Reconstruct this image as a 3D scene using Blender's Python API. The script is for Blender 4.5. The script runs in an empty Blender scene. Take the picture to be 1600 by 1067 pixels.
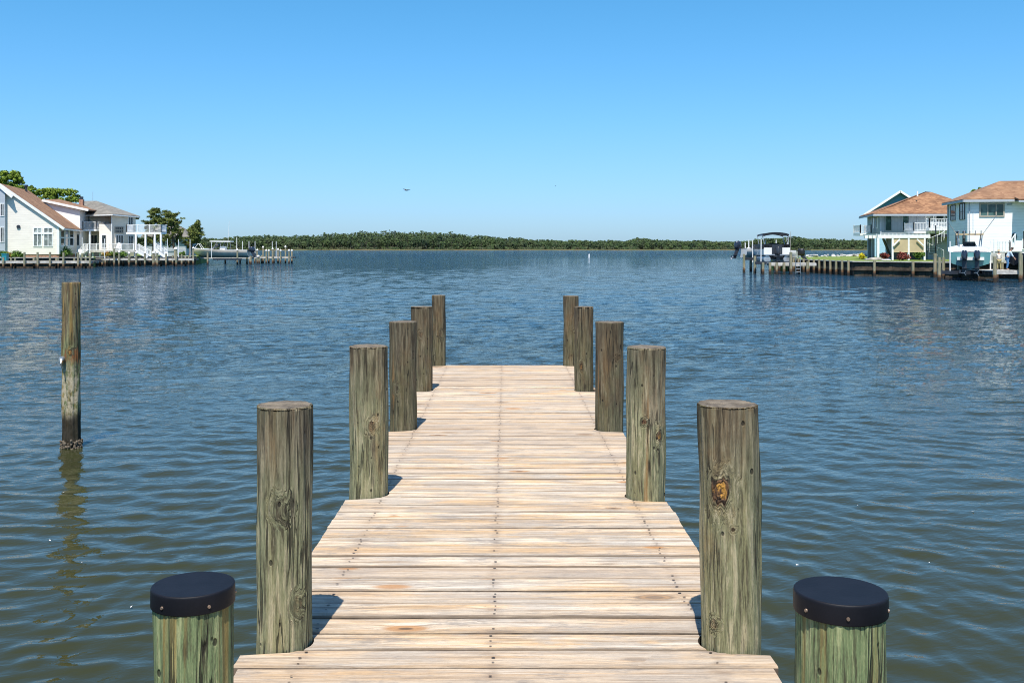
import bpy, math, random
import numpy as np
from mathutils import Vector, Matrix, noise as mnoise
from mathutils.geometry import tessellate_polygon
random.seed(7); rng = np.random.default_rng(7)
scene = bpy.context.scene
C = scene.collection
PI = math.pi
CAMZ, F, VX, VY = 2.5, 1600.0, 790.0, 388.0      # eye height above water; measured focal length, vanishing point
def gx(px, Y): return (px-VX)/F*Y                 # real X of something seen at px, Y metres away
def gz(py, Y): return CAMZ-(py-VY)/F*Y
def P(px, py, Y): return Vector((gx(px, Y), Y, gz(py, Y)))

# ------------------------------------------------------------------ materials
def nodes(name):
    m = bpy.data.materials.new(name); m.use_nodes = True
    nt = m.node_tree; b = nt.nodes['Principled BSDF']
    return m, nt, b
class NT:
    def __init__(s, nt): s.nt = nt
    def n(s, t, **kw):
        o = s.nt.nodes.new(t)
        for k, v in kw.items(): setattr(o, k, v)
        return o
    def l(s, a, b): s.nt.links.new(a, b)
    def put(s, sock, v):
        if hasattr(v, 'is_output') or isinstance(v, bpy.types.NodeSocket): s.l(v, sock)
        else:
            if isinstance(v, (tuple, list)) and len(v) == 3 and sock.type == 'RGBA': v = (*v, 1)
            sock.default_value = v
    def math(s, op, a, b=0.0, c=None, clamp=False):
        o = s.n('ShaderNodeMath', operation=op); o.use_clamp = clamp
        s.put(o.inputs[0], a); s.put(o.inputs[1], b)
        if c is not None: s.put(o.inputs[2], c)
        return o.outputs[0]
    def mix(s, f, a, b, mode='MIX'):
        o = s.n('ShaderNodeMix', data_type='RGBA', blend_type=mode)
        s.put(o.inputs[0], f); s.put(o.inputs[6], a); s.put(o.inputs[7], b)
        return o.outputs[2]
    def vmul(s, v, sc, add=None):
        o = s.n('ShaderNodeVectorMath', operation='MULTIPLY'); s.l(v, o.inputs[0]); o.inputs[1].default_value = sc
        r = o.outputs[0]
        if add is not None:
            a = s.n('ShaderNodeVectorMath', operation='ADD'); s.l(r, a.inputs[0]); s.put(a.inputs[1], add); r = a.outputs[0]
        return r
    def noise(s, v, scale, detail=3, rough=.55, dist=0.0):
        o = s.n('ShaderNodeTexNoise'); s.l(v, o.inputs['Vector'])
        o.inputs['Scale'].default_value = scale; o.inputs['Detail'].default_value = detail
        o.inputs['Roughness'].default_value = rough; o.inputs['Distortion'].default_value = dist
        return o.outputs[0]
    def ramp(s, f, a, b, lo=0.0, hi=1.0, smooth=True):
        o = s.n('ShaderNodeMapRange'); o.interpolation_type = 'SMOOTHSTEP' if smooth else 'LINEAR'
        s.put(o.inputs[0], f)
        for i, v in zip((1, 2, 3, 4), (a, b, lo, hi)): o.inputs[i].default_value = v
        return o.outputs[0]
    def bump(s, h, strength=1.0, dist=.01, normal=None):
        o = s.n('ShaderNodeBump'); s.l(h, o.inputs['Height']); o.inputs['Strength'].default_value = strength
        o.inputs['Distance'].default_value = dist
        if normal is not None: s.l(normal, o.inputs['Normal'])
        return o.outputs[0]
    def coord(s, k='Object'): return s.n('ShaderNodeTexCoord').outputs[k]
    def sep(s, v):
        o = s.n('ShaderNodeSeparateXYZ'); s.l(v, o.inputs[0]); return o.outputs

def plain(name, col, rough=.6, var=.18, scale=3.0, metal=0.0, bump=0.0, bscale=20, coat=0):
    m, nt, b = nodes(name); g = NT(nt)
    v = g.coord()
    f = g.ramp(g.noise(v, scale, 4, .6), .3, .7)
    c2 = tuple(c*(1-var) for c in col); c1 = tuple(min(1, c*(1+var*.5)) for c in col)
    g.l(g.mix(f, c2, c1), b.inputs['Base Color'])
    b.inputs['Roughness'].default_value = rough; b.inputs['Metallic'].default_value = metal
    if name == 'black_cap_plastic': b.inputs['Specular IOR Level'].default_value = .22
    if coat: b.inputs['Coat Weight'].default_value = coat
    if bump: g.l(g.bump(g.noise(v, bscale, 3), .6, bump), b.inputs['Normal'])
    return m
def siding(name, col, pitch=.22, vertical=False):
    m, nt, b = nodes(name); g = NT(nt); v = g.coord('Object'); s = g.sep(v)
    t = g.math('ADD', s[0], s[1]) if vertical else s[2]
    fr = g.math('FRACT', g.math('DIVIDE', t, pitch))
    line = g.math('LESS_THAN', fr, .09)
    n = g.ramp(g.noise(g.vmul(v, (.6, .6, 2.5)), 1.2, 4, .6), .3, .7)
    c = g.mix(n, tuple(x*.9 for x in col), col)
    c = g.mix(g.math('MULTIPLY', line, .3), c, tuple(x*.35 for x in col))
    g.l(c, b.inputs['Base Color']); b.inputs['Roughness'].default_value = .55
    g.l(g.bump(n, .3, .01), b.inputs['Normal'])
    return m
def shingle(name, c1, c2):
    m, nt, b = nodes(name); g = NT(nt); v = g.coord('Object')
    vv = g.n('ShaderNodeTexVoronoi'); g.l(g.vmul(v, (3, 3, 6)), vv.inputs[0]); vv.inputs['Scale'].default_value = 1.0
    s = g.sep(vv.outputs['Color'])
    n = g.noise(v, .7, 4, .6)
    c = g.mix(s[0], c1, c2)
    c = g.mix(g.ramp(n, .35, .65, 0, .5), c, tuple(x*.6 for x in c1))
    fr = g.math('FRACT', g.math('DIVIDE', g.sep(v)[2], .12))
    c = g.mix(g.math('MULTIPLY', g.math('LESS_THAN', fr, .18), .35), c, tuple(x*.3 for x in c1))
    g.l(c, b.inputs['Base Color']); b.inputs['Roughness'].default_value = .9
    g.l(g.bump(n, .4, .05), b.inputs['Normal'])
    return m
def leafmat(name, dark, light, trans=.0):
    m, nt, b = nodes(name); g = NT(nt)
    a = g.n('ShaderNodeAttribute'); a.attribute_name = 'tone'; s = g.sep(a.outputs['Vector'])
    c = g.mix(s[0], dark, light)
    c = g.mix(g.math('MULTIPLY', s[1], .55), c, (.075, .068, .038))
    g.l(c, b.inputs['Base Color']); b.inputs['Roughness'].default_value = .65
    b.inputs['Specular IOR Level'].default_value = .25
    return m
def glassmat(name, col=(.02, .03, .035), rough=.06):
    m, nt, b = nodes(name); g = NT(nt)
    n = g.noise(g.coord(), 1.3, 2)
    g.l(g.mix(g.ramp(n, .45, .62), col, tuple(min(1, x*2.2+.03) for x in col)), b.inputs['Base Color'])
    b.inputs['Roughness'].default_value = rough; b.inputs['IOR'].default_value = 1.5
    return m

def mat_deck():
    m, nt, b = nodes('weathered_deck_boards'); g = NT(nt); v = g.coord()
    at = g.n('ShaderNodeAttribute'); at.attribute_name = 'tone'; t = g.sep(at.outputs['Vector'])
    off = g.n('ShaderNodeCombineXYZ'); g.l(g.math('MULTIPLY', t[1], 37.0), off.inputs[0]); g.l(g.math('MULTIPLY', t[2], 11.0), off.inputs[1]); g.l(g.math('MULTIPLY', t[1], 5.0), off.inputs[2])
    # knots
    kv = g.n('ShaderNodeTexVoronoi'); g.l(g.vmul(v, (2.3, 5.6, 0), off.outputs[0]), kv.inputs[0]); kv.inputs['Scale'].default_value = 1.0
    kd = kv.outputs['Distance']; kr = g.sep(kv.outputs['Color'])
    on = g.math('GREATER_THAN', kr[0], .50)
    ksz = g.math('MULTIPLY_ADD', kr[1], .9, .55)
    kq = g.math('DIVIDE', kd, ksz)
    kw = g.math('MULTIPLY', g.ramp(kq, .34, .0, 0, 1), on)                  # grain warp zone
    warp = g.n('ShaderNodeCombineXYZ'); g.l(g.math('MULTIPLY', kw, .6), warp.inputs[1])
    gv = g.vmul(v, (1.0, 20.0, 1.0), off.outputs[0])
    gv2 = g.n('ShaderNodeVectorMath', operation='ADD'); g.l(gv, gv2.inputs[0]); g.l(warp.outputs[0], gv2.inputs[1])
    gr = gv2.outputs[0]
    broad = g.noise(g.vmul(gr, (.6, .45, 1)), 1.0, 5, .65, .3)
    fine = g.noise(g.vmul(gr, (1.1, 3.2, 1)), 1.6, 6, .75, .2)
    hair = g.noise(g.vmul(gr, (2.2, 7, 1)), 2.0, 3, .7)
    midg = g.noise(g.vmul(gr, (1.3, 1.5, 1)), 1.0, 3, .6, .3)
    midl = g.noise(g.vmul(gr, (.8, 1.9, 1), (13., 7., 3.)), 1.0, 4, .7, .2)
    blot = g.noise(g.vmul(v, (1.2, 3.5, 1), off.outputs[0]), 1.6, 5, .65)
    pale = (.72, .585, .425); tan = (.64, .41, .20); grey = (.43, .385, .325)
    c = g.mix(g.ramp(broad, .42, .62), pale, tan)
    c = g.mix(g.ramp(blot, .44, .60, 0, .85), c, grey)
    c = g.mix(g.ramp(blot, .40, .25, 0, .7), c, (.62, .535, .45))
    c = g.mix(g.ramp(midg, .53, .66, 0, .8), c, (.36, .25, .15))
    c = g.mix(g.ramp(midg, .45, .33, 0, .75), c, (.74, .66, .54))
    c = g.mix(g.ramp(midl, .57, .68, 0, .85), c, (.22, .165, .12))
    c = g.mix(g.ramp(fine, .52, .66, 0, .75), c, (.27, .185, .12))
    c = g.mix(g.ramp(fine, .46, .34, 0, .6), c, (.68, .58, .46))
    c = g.mix(g.ramp(hair, .55, .66, 0, .7), c, (.19, .14, .10))
    strk = g.noise(g.vmul(gr, (.7, 5.5, 1)), 1.3, 4, .8, .1)
    c = g.mix(g.ramp(g.math('ABSOLUTE', g.math('SUBTRACT', strk, .5)), .012, .003, 0, .6), c, (.15, .105, .075))
    speck = g.noise(g.vmul(v, (9, 30, 1), off.outputs[0]), 3.0, 3, .7)
    c = g.mix(g.ramp(speck, .64, .74, 0, .5), c, (.13, .10, .075))
    c = g.mix(g.ramp(t[0], .0, 1.0, .0, .55, False), c, (.37, .275, .195))
    # dirt blotches sitting in boards
    big = g.noise(g.vmul(v, (1.0, 3.0, 1), off.outputs[0]), 3.1, 5, .75)
    c = g.mix(g.ramp(big, .53, .68, 0, .65), c, (.22, .19, .165))
    bq = g.n('ShaderNodeAttribute'); bq.attribute_name = 'boardq'; bs = g.sep(bq.outputs['Vector'])
    en = g.noise(g.vmul(v, (1.6, 9, 1), off.outputs[0]), 2.0, 4, .7)
    e0 = g.math('ADD', bs[0], g.math('MULTIPLY', g.math('SUBTRACT', en, .5), .22)); e1 = g.math('ADD', g.math('SUBTRACT', 1.0, bs[0]), g.math('MULTIPLY', g.math('SUBTRACT', en, .5), .2))
    c = g.mix(g.math('MULTIPLY', g.ramp(e0, .11, .01, 0, .95), g.ramp(bs[1], .1, .9, .38, 1)), c, (.13, .095, .065))
    c = g.mix(g.math('MULTIPLY', g.ramp(e1, .07, .0, 0, .7), g.ramp(bs[1], 1, .1, .2, 1)), c, (.17, .125, .09))
    # nail-line stain
    sx = g.sep(v)[0]
    for x0 in (-.05, -.745, .765):
        d = g.math('ABSOLUTE', g.math('SUBTRACT', g.math('ADD', sx, g.math('MULTIPLY', g.noise(v, 14, 2), .03)), x0+.015))
        sn = g.math('MULTIPLY', g.ramp(d, .05, .0, 0, .42), g.ramp(g.noise(g.vmul(v, (4, 14, 1)), 2.0, 3), .42, .62))
        c = g.mix(sn, c, (.20, .14, .10))
    # knots themselves
    ring = g.math('SINE', g.math('MULTIPLY', kq, 95.0))
    kz = g.math('MULTIPLY', g.ramp(kq, .20, .12, 0, 1), on)
    kcol = g.mix(g.ramp(ring, -1, 1, 0, 1), (.34, .20, .10), (.17, .12, .085))
    kcol = g.mix(g.ramp(kr[2], .4, .6), kcol, (.42, .20, .07))
    c = g.mix(g.math('MULTIPLY', kz, .8), c, kcol)
    c = g.mix(g.math('MULTIPLY', g.math('MULTIPLY', g.ramp(kq, .075, .045), on), .85), c, (.09, .06, .04))
    g.l(c, b.inputs['Base Color']); b.inputs['Roughness'].default_value = .78; b.inputs['Specular IOR Level'].default_value = .3
    h = g.math('ADD', g.math('MULTIPLY', fine, -.7), g.math('ADD', g.math('MULTIPLY', hair, -.5), g.math('MULTIPLY', kz, .3)))
    g.l(g.bump(h, .9, .009), b.inputs['Normal'])
    return m

def mat_piling(name, green=.5, topz=.92, tide=None):
    m, nt, b = nodes(name); g = NT(nt); v = g.coord()
    oi = g.n('ShaderNodeObjectInfo'); r = g.math('MULTIPLY', oi.outputs['Random'], 71.0)
    kn = g.n('ShaderNodeAttribute'); kn.attribute_name = 'knot'; kd = g.sep(kn.outputs['Vector'])[0]; kang = g.sep(kn.outputs['Vector'])[1]; kdark = g.sep(kn.outputs['Vector'])[2]
    sh = g.n('ShaderNodeCombineXYZ'); g.l(r, sh.inputs[2]); g.l(r, sh.inputs[0])
    kw = g.ramp(kd, 2.6, .6, 0, 1)
    # grain flows round the knots
    wv = g.n('ShaderNodeCombineXYZ'); g.l(g.math('MULTIPLY', kw, .22), wv.inputs[0]); g.l(g.math('MULTIPLY', kw, .15), wv.inputs[1])
    gg = g.n('ShaderNodeVectorMath', operation='ADD')
    g.l(g.vmul(v, (5.5, 5.5, .32), sh.outputs[0]), gg.inputs[0]); g.l(wv.outputs[0], gg.inputs[1]); gr = gg.outputs[0]
    broad = g.noise(gr, 1.6, 4, .6, .25)
    fine = g.noise(g.vmul(gr, (1, 1, 1.6)), 7.0, 5, .7, .15)
    crack = g.noise(g.vmul(gr, (1, 1, .8)), 4.2, 3, .5, .2)
    patch = g.noise(g.vmul(v, (3, 3, 1.6), sh.outputs[0]), 2.0, 4, .6)
    pz = g.sep(v)[2]
    L_ = .68 if green < .3 else (.95 if tide is not None else 1.45)
    grey = tuple(L_*q for q in (.17, .135, .088)); brown = tuple(L_*q for q in (.215, .135, .063)); grn = tuple(L_*q for q in ((.15, .165, .085) if green < 1 else (.125, .160, .072))); pale = tuple(L_*q for q in ((.33, .28, .175) if green < 1 else (.30, .30, .15)))
    c = g.mix(g.ramp(broad, .40, .60), grey, brown)
    gf = g.math('MULTIPLY', g.ramp(g.math('ADD', patch, g.math('MULTIPLY', pz, -.30)), .28-green*.35, .55-green*.30, 0, 1), min(1, .45+green*.6))
    c = g.mix(gf, c, grn)
    c = g.mix(g.ramp(fine, .49, .36, 0, .75), c, pale)
    c = g.mix(g.ramp(fine, .51, .64, 0, .8), c, (.05, .038, .024))
    hairl = g.noise(g.vmul(gr, (4.5, 4.5, 3.0)), 7.0, 4, .8)
    c = g.mix(g.ramp(hairl, .50, .66, 0, .7), c, (.055, .042, .028))
    c = g.mix(g.ramp(hairl, .48, .34, 0, .45), c, pale)
    st = g.noise(g.vmul(gr, (1.3, 1.3, .5)), 2.6, 3, .6)
    c = g.mix(g.ramp(st, .62, .74, 0, .6), c, (.30, .15, .05)) if green < 1 else g.mix(g.ramp(st, .52, .66, 0, .75), c, (.30, .19, .055))
    # dark weathered crown of the pile
    tz = g.ramp(g.math('ADD', pz, g.math('MULTIPLY', g.math('SUBTRACT', patch, .5), .55)), topz-.50, topz-.05, 0, .6)
    c = g.mix(tz, c, g.mix(g.ramp(fine, .4, .65), (.12, .105, .070), (.045, .035, .022)))
    ck = g.ramp(g.math('ABSOLUTE', g.math('SUBTRACT', crack, .5)), .022, .006, 0, 1)
    ck = g.math('MULTIPLY', ck, g.ramp(g.noise(g.vmul(v, (4, 4, 1.2), sh.outputs[0]), 2, 2), .42, .6))
    c = g.mix(g.math('MULTIPLY', ck, .8), c, (.022, .018, .013))
    pit = g.n('ShaderNodeTexVoronoi'); g.l(g.vmul(v, (26, 26, 15), sh.outputs[0]), pit.inputs[0]); pit.inputs['Scale'].default_value = 1
    pm = g.math('MULTIPLY', g.ramp(pit.outputs['Distance'], .2, .12), g.math('GREATER_THAN', g.sep(pit.outputs['Color'])[0], .74))
    c = g.mix(g.math('MULTIPLY', pm, .8), c, (.02, .016, .012))
    nz = g.noise(g.vmul(v, (20, 20, 20)), 1, 2)
    ring = g.math('SINE', g.math('MULTIPLY', g.math('ADD', kd, g.math('MULTIPLY', nz, .5)), 21.0))
    rz = g.math('MULTIPLY', g.ramp(kd, 1.9, .95, 0, 1), g.ramp(broad, .35, .6, .35, 1))
    c = g.mix(g.math('MULTIPLY', g.math('MULTIPLY', g.math('MULTIPLY', rz, g.ramp(ring, 0, 1)), .4), g.math('MULTIPLY_ADD', kdark, .85, .15)), c, (.07, .055, .035))
    core = g.ramp(kd, 1.02, .86, 0, 1)
    kc = g.mix(g.ramp(g.noise(g.vmul(v, (55, 55, 30)), 1, 4, .7), .42, .6), (.028, .018, .012), (.15, .08, .04))
    c = g.mix(g.math('MULTIPLY', core, kdark), c, kc)
    c = g.mix(g.math('MULTIPLY', g.math('MULTIPLY', g.ramp(kd, .75, .5), kang), g.ramp(g.noise(g.vmul(v, (42, 42, 22)), 1, 4, .7), .50, .56)), c, (.44, .22, .045))
    if tide is not None:
        a = g.math('ADD', pz, g.math('MULTIPLY', g.math('SUBTRACT', patch, .5), .3))
        lime = g.math('MULTIPLY', g.ramp(a, tide+1.15, tide+.9), g.ramp(g.noise(g.vmul(v, (14, 14, 9)), 1, 4, .7), .40, .58))
        c = g.mix(lime, c, (.42, .36, .25))
        rust = g.math('MULTIPLY', g.ramp(g.math('ABSOLUTE', g.math('SUBTRACT', a, tide+1.15)), .14, .0), g.ramp(g.noise(g.vmul(v, (12, 12, 5)), 1, 3), .45, .6))
        c = g.mix(g.math('MULTIPLY', rust, .75), c, (.30, .10, .03))
        c = g.mix(g.ramp(a, tide+.50, tide+.34, 0, .93), c, (.022, .018, .012))
    g.l(c, b.inputs['Base Color']); b.inputs['Roughness'].default_value = .85; b.inputs['Specular IOR Level'].default_value = .25
    h = g.math('ADD', g.math('ADD', g.math('MULTIPLY', fine, -.8), g.math('MULTIPLY', hairl, -.8)), g.math('ADD', g.math('MULTIPLY', ck, -1.2), g.math('MULTIPLY', pm, -.8)))
    h = g.math('ADD', h, g.math('MULTIPLY', g.math('MULTIPLY', g.math('MULTIPLY', rz, ring), kdark), .25))
    g.l(g.bump(h, .9, .007), b.inputs['Normal'])
    return m
def mat_endgrain():
    m, nt, b = nodes('piling_end_grain'); g = NT(nt); v = g.coord(); s = g.sep(v)
    rr = g.math('SQRT', g.math('ADD', g.math('POWER', s[0], 2.0), g.math('POWER', s[1], 2.0)))
    n = g.noise(v, 12, 5, .7)
    ring = g.math('SINE', g.math('MULTIPLY', g.math('ADD', rr, g.math('MULTIPLY', n, .01)), 900))
    c = g.mix(g.ramp(n, .35, .65), (.06, .045, .03), (.20, .16, .11))
    c = g.mix(g.ramp(ring, 0, 1, 0, .4), c, (.05, .04, .028))
    dr = g.noise(g.vmul(v, (1, 1, 1), tuple([0, 0, 0])), 9, 3, .6)
    c = g.mix(g.ramp(dr, .64, .68, 0, .9), c, (.75, .73, .68))
    g.l(c, b.inputs['Base Color']); b.inputs['Roughness'].default_value = .9
    g.l(g.bump(n, 1, .012), b.inputs['Normal'])
    return m
def mat_water():
    m, nt, b = nodes('bay_water'); g = NT(nt)
    geo = g.n('ShaderNodeNewGeometry'); v = geo.outputs['Position']; s = g.sep(v)
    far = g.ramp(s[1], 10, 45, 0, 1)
    gust = g.noise(g.vmul(v, (.012, .05, 1)), 1.0, 4, .6)
    gust2 = g.noise(g.vmul(v, (.05, .16, 1)), 1.0, 3, .6)
    amp = g.math('MULTIPLY', g.ramp(gust, .35, .65, .92, 1.1), g.ramp(gust2, .35, .65, .94, 1.06))
    rot = g.n('ShaderNodeMapping'); rot.inputs['Rotation'].default_value = (0, 0, math.radians(-24)); g.l(v, rot.inputs[0]); w = rot.outputs[0]
    mid = g.noise(g.vmul(w, (1.0, 1.8, 1)), 1.7, 5, .66, .4)
    big = g.noise(g.vmul(w, (.22, .6, 1)), 1.0, 4, .6, .4)
    fine = g.noise(g.vmul(w, (1.0, 1.7, 1)), 6.5, 3, .5, .3)
    h = g.math('ADD', g.math('MULTIPLY', g.math('MULTIPLY', mid, .30), far), g.math('MULTIPLY', g.math('MULTIPLY', big, .55), far))
    h = g.math('ADD', h, g.math('MULTIPLY', fine, g.ramp(s[1], 4, 30, .0055, .024)))
    h = g.math('MULTIPLY', h, amp)
    g.l(g.bump(h, 1.0, 1.0), b.inputs['Normal'])
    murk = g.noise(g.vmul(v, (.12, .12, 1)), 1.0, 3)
    g.l(g.mix(g.ramp(s[1], 9, 55), g.mix(murk, (.026, .029, .010), (.035, .037, .013)), g.mix(murk, (.005, .027, .050), (.008, .034, .056))), b.inputs['Base Color'])  # body colour turns bluer with distance, painting in reflected sky blue
    b.inputs['Roughness'].default_value = .035; b.inputs['IOR'].default_value = 1.333; b.inputs['Specular IOR Level'].default_value = .40
    return m
def mat_ground(name, a, c2, scale=.6, rough=.95, bd=.03):
    m, nt, b = nodes(name); g = NT(nt); geo = g.n('ShaderNodeNewGeometry'); v = geo.outputs['Position']
    n = g.noise(v, scale, 5, .65); n2 = g.noise(v, scale*14, 3, .6)
    c = g.mix(g.ramp(n, .35, .65), a, c2); c = g.mix(g.ramp(n2, .4, .7, 0, .5), c, tuple(x*.45 for x in a))
    g.l(c, b.inputs['Base Color']); b.inputs['Roughness'].default_value = rough; g.l(g.bump(n2, 1, bd), b.inputs['Normal'])
    return m

M = dict(
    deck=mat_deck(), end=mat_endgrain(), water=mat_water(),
    edge=plain('weathered_board_edges', (.16, .115, .08), .9, .6, 9),
    nail=plain('rusty_nail', (.05, .032, .022), .6),
    pile_grey=mat_piling('grey_weathered_piling', .45), pile_dark=mat_piling('dark_weathered_piling', .22),
    pile_green=mat_piling('green_treated_piling', 1.25, 3.0), pile_lone=mat_piling('mooring_piling', 1.1, 3.4, 0.0),
    rubber=plain('black_cap_plastic', (.007, .007, .010), .55, .25, 9, bump=.0006, bscale=130),
    steel=plain('screw_steel', (.32, .23, .17), .35, .2, 30, metal=.6),
    under=plain('dark_joist_wood', (.10, .075, .05), .85, .4, 4),
    shell=plain('oyster_shell', (.16, .125, .085), .8, .6, 30),
    grass=mat_ground('lawn', (.10, .17, .018), (.20, .24, .035), .25),
    marsh=mat_ground('marsh_bank', (.12, .095, .04), (.08, .09, .03), .03),
    white=plain('white_trim', (.84, .84, .82), .45, .1, 2), cream=siding('cream_siding', (.78, .68, .55)),
    ivory=siding('ivory_siding', (.87, .80, .70), .3), whites=siding('white_siding', (.88, .88, .87), .25),
    bluegrey=siding('blue_grey_siding', (.32, .36, .38), .35, True), greyw=siding('pale_grey_siding', (.42, .46, .50), .25),
    taupe=siding('taupe_siding', (.40, .35, .285), .25), skyblue=siding('sky_blue_siding', (.36, .56, .68), .25), teal=siding('blue_gable_siding', (.06, .20, .30), .25),
    brownroof=shingle('brown_shingles', (.22, .11, .055), (.34, .195, .105)), redroof=shingle('tawny_shingles', (.19, .085, .038), (.37, .195, .095)),
    greyroof=shingle('grey_shingles', (.17, .155, .13), (.26, .24, .20)), slate=shingle('slate_shingles', (.16, .20, .23), (.25, .30, .34)),
    glass=glassmat('window_glass'), glassg=glassmat('green_window_glass', (.02, .05, .045)), glasspale=glassmat('curtained_glass', (.16, .18, .17)),
    black=plain('black_vinyl', (.012, .012, .014), .45), dark=plain('dark_metal', (.03, .035, .045), .4), navy=plain('outboard_cowl', (.02, .025, .04), .25, coat=.5),
    gel=plain('white_gelcoat', (.80, .79, .75), .25, .07, 1, coat=.4), hullteal=plain('sea_green_hull', (.09, .24, .25), .25, .1, 1, coat=.4),
    hullcream=plain('cream_hull', (.74, .65, .53), .3, .12, 1), alu=plain('aluminium', (.55, .56, .57), .35, .2, 3, metal=.7),
    dock=plain('grey_dock_boards', (.36, .33, .28), .85, .35, 2), dockl=plain('pale_dock_boards', (.52, .50, .45), .85, .3, 2), bulk=plain('stained_bulkhead', (.09, .065, .04), .9, .6, 1.5, bump=.03, bscale=3),
    cappile=plain('white_pile_cap', (.8, .79, .76), .4, .1), fpile=None,
    shade=plain('beige_sunshade', (.52, .42, .25), .9, .12, 1), brick=plain('brick_base', (.40, .22, .15), .9, .4, 5), stone=plain('pale_rock', (.52, .50, .47), .9, .4, 2, bump=.05, bscale=2),
    bark=plain('bark', (.11, .085, .06), .9, .4, 4, bump=.02), skin=plain('skin', (.45, .26, .18), .55, .1), hair=plain('brown_hair', (.06, .035, .02), .7), straw=plain('straw_hat', (.55, .42, .24), .9),
    shirt1=plain('cream_shirt', (.66, .60, .50), .9), khaki=plain('khaki_cloth', (.32, .27, .12), .9), jeans=plain('blue_denim', (.08, .22, .42), .9), shirt2=plain('pale_blue_shirt', (.55, .66, .72), .9),
    tealp=plain('teal_plastic', (.02, .22, .26), .4), bird=plain('dark_plumage', (.04, .035, .03), .8), buoy=plain('buoy_white', (.8, .8, .78), .4),
    oak=leafmat('broadleaf_leaves', (.06, .105, .012), (.27, .35, .04)), pine=leafmat('pine_needles', (.04, .065, .018), (.20, .23, .05)),
    wood=leafmat('far_forest_leaves', (.010, .028, .012), (.068, .105, .028)), fl_y=leafmat('yellow_blossom', (.45, .38, .02), (.75, .65, .04)),
    fl_r=leafmat('red_leaves', (.10, .02, .02), (.30, .08, .06)), shrub=leafmat('shrub_leaves', (.035, .08, .012), (.16, .26, .04)), fl_o=leafmat('orange_blossom', (.30, .12, .02), (.25, .25, .04)),
)
def mat_farpile():
    m, nt, b = nodes('tide_stained_dock_piling'); g = NT(nt); geo = g.n('ShaderNodeNewGeometry'); v = geo.outputs['Position']; z = g.sep(v)[2]
    n = g.noise(g.vmul(v, (3, 3, 1)), 1.5, 4)
    c = g.mix(g.ramp(n, .35, .65), (.20, .21, .13), (.33, .28, .18))
    c = g.mix(g.ramp(g.math('ADD', z, g.math('MULTIPLY', n, .5)), .85, .65), c, (.16, .085, .04))
    c = g.mix(g.ramp(g.math('ADD', z, g.math('MULTIPLY', n, .3)), .5, .38, 0, .9), c, (.02, .017, .012))
    g.l(c, b.inputs['Base Color']); b.inputs['Roughness'].default_value = .9
    return m
M['fpile'] = mat_farpile()

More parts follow.
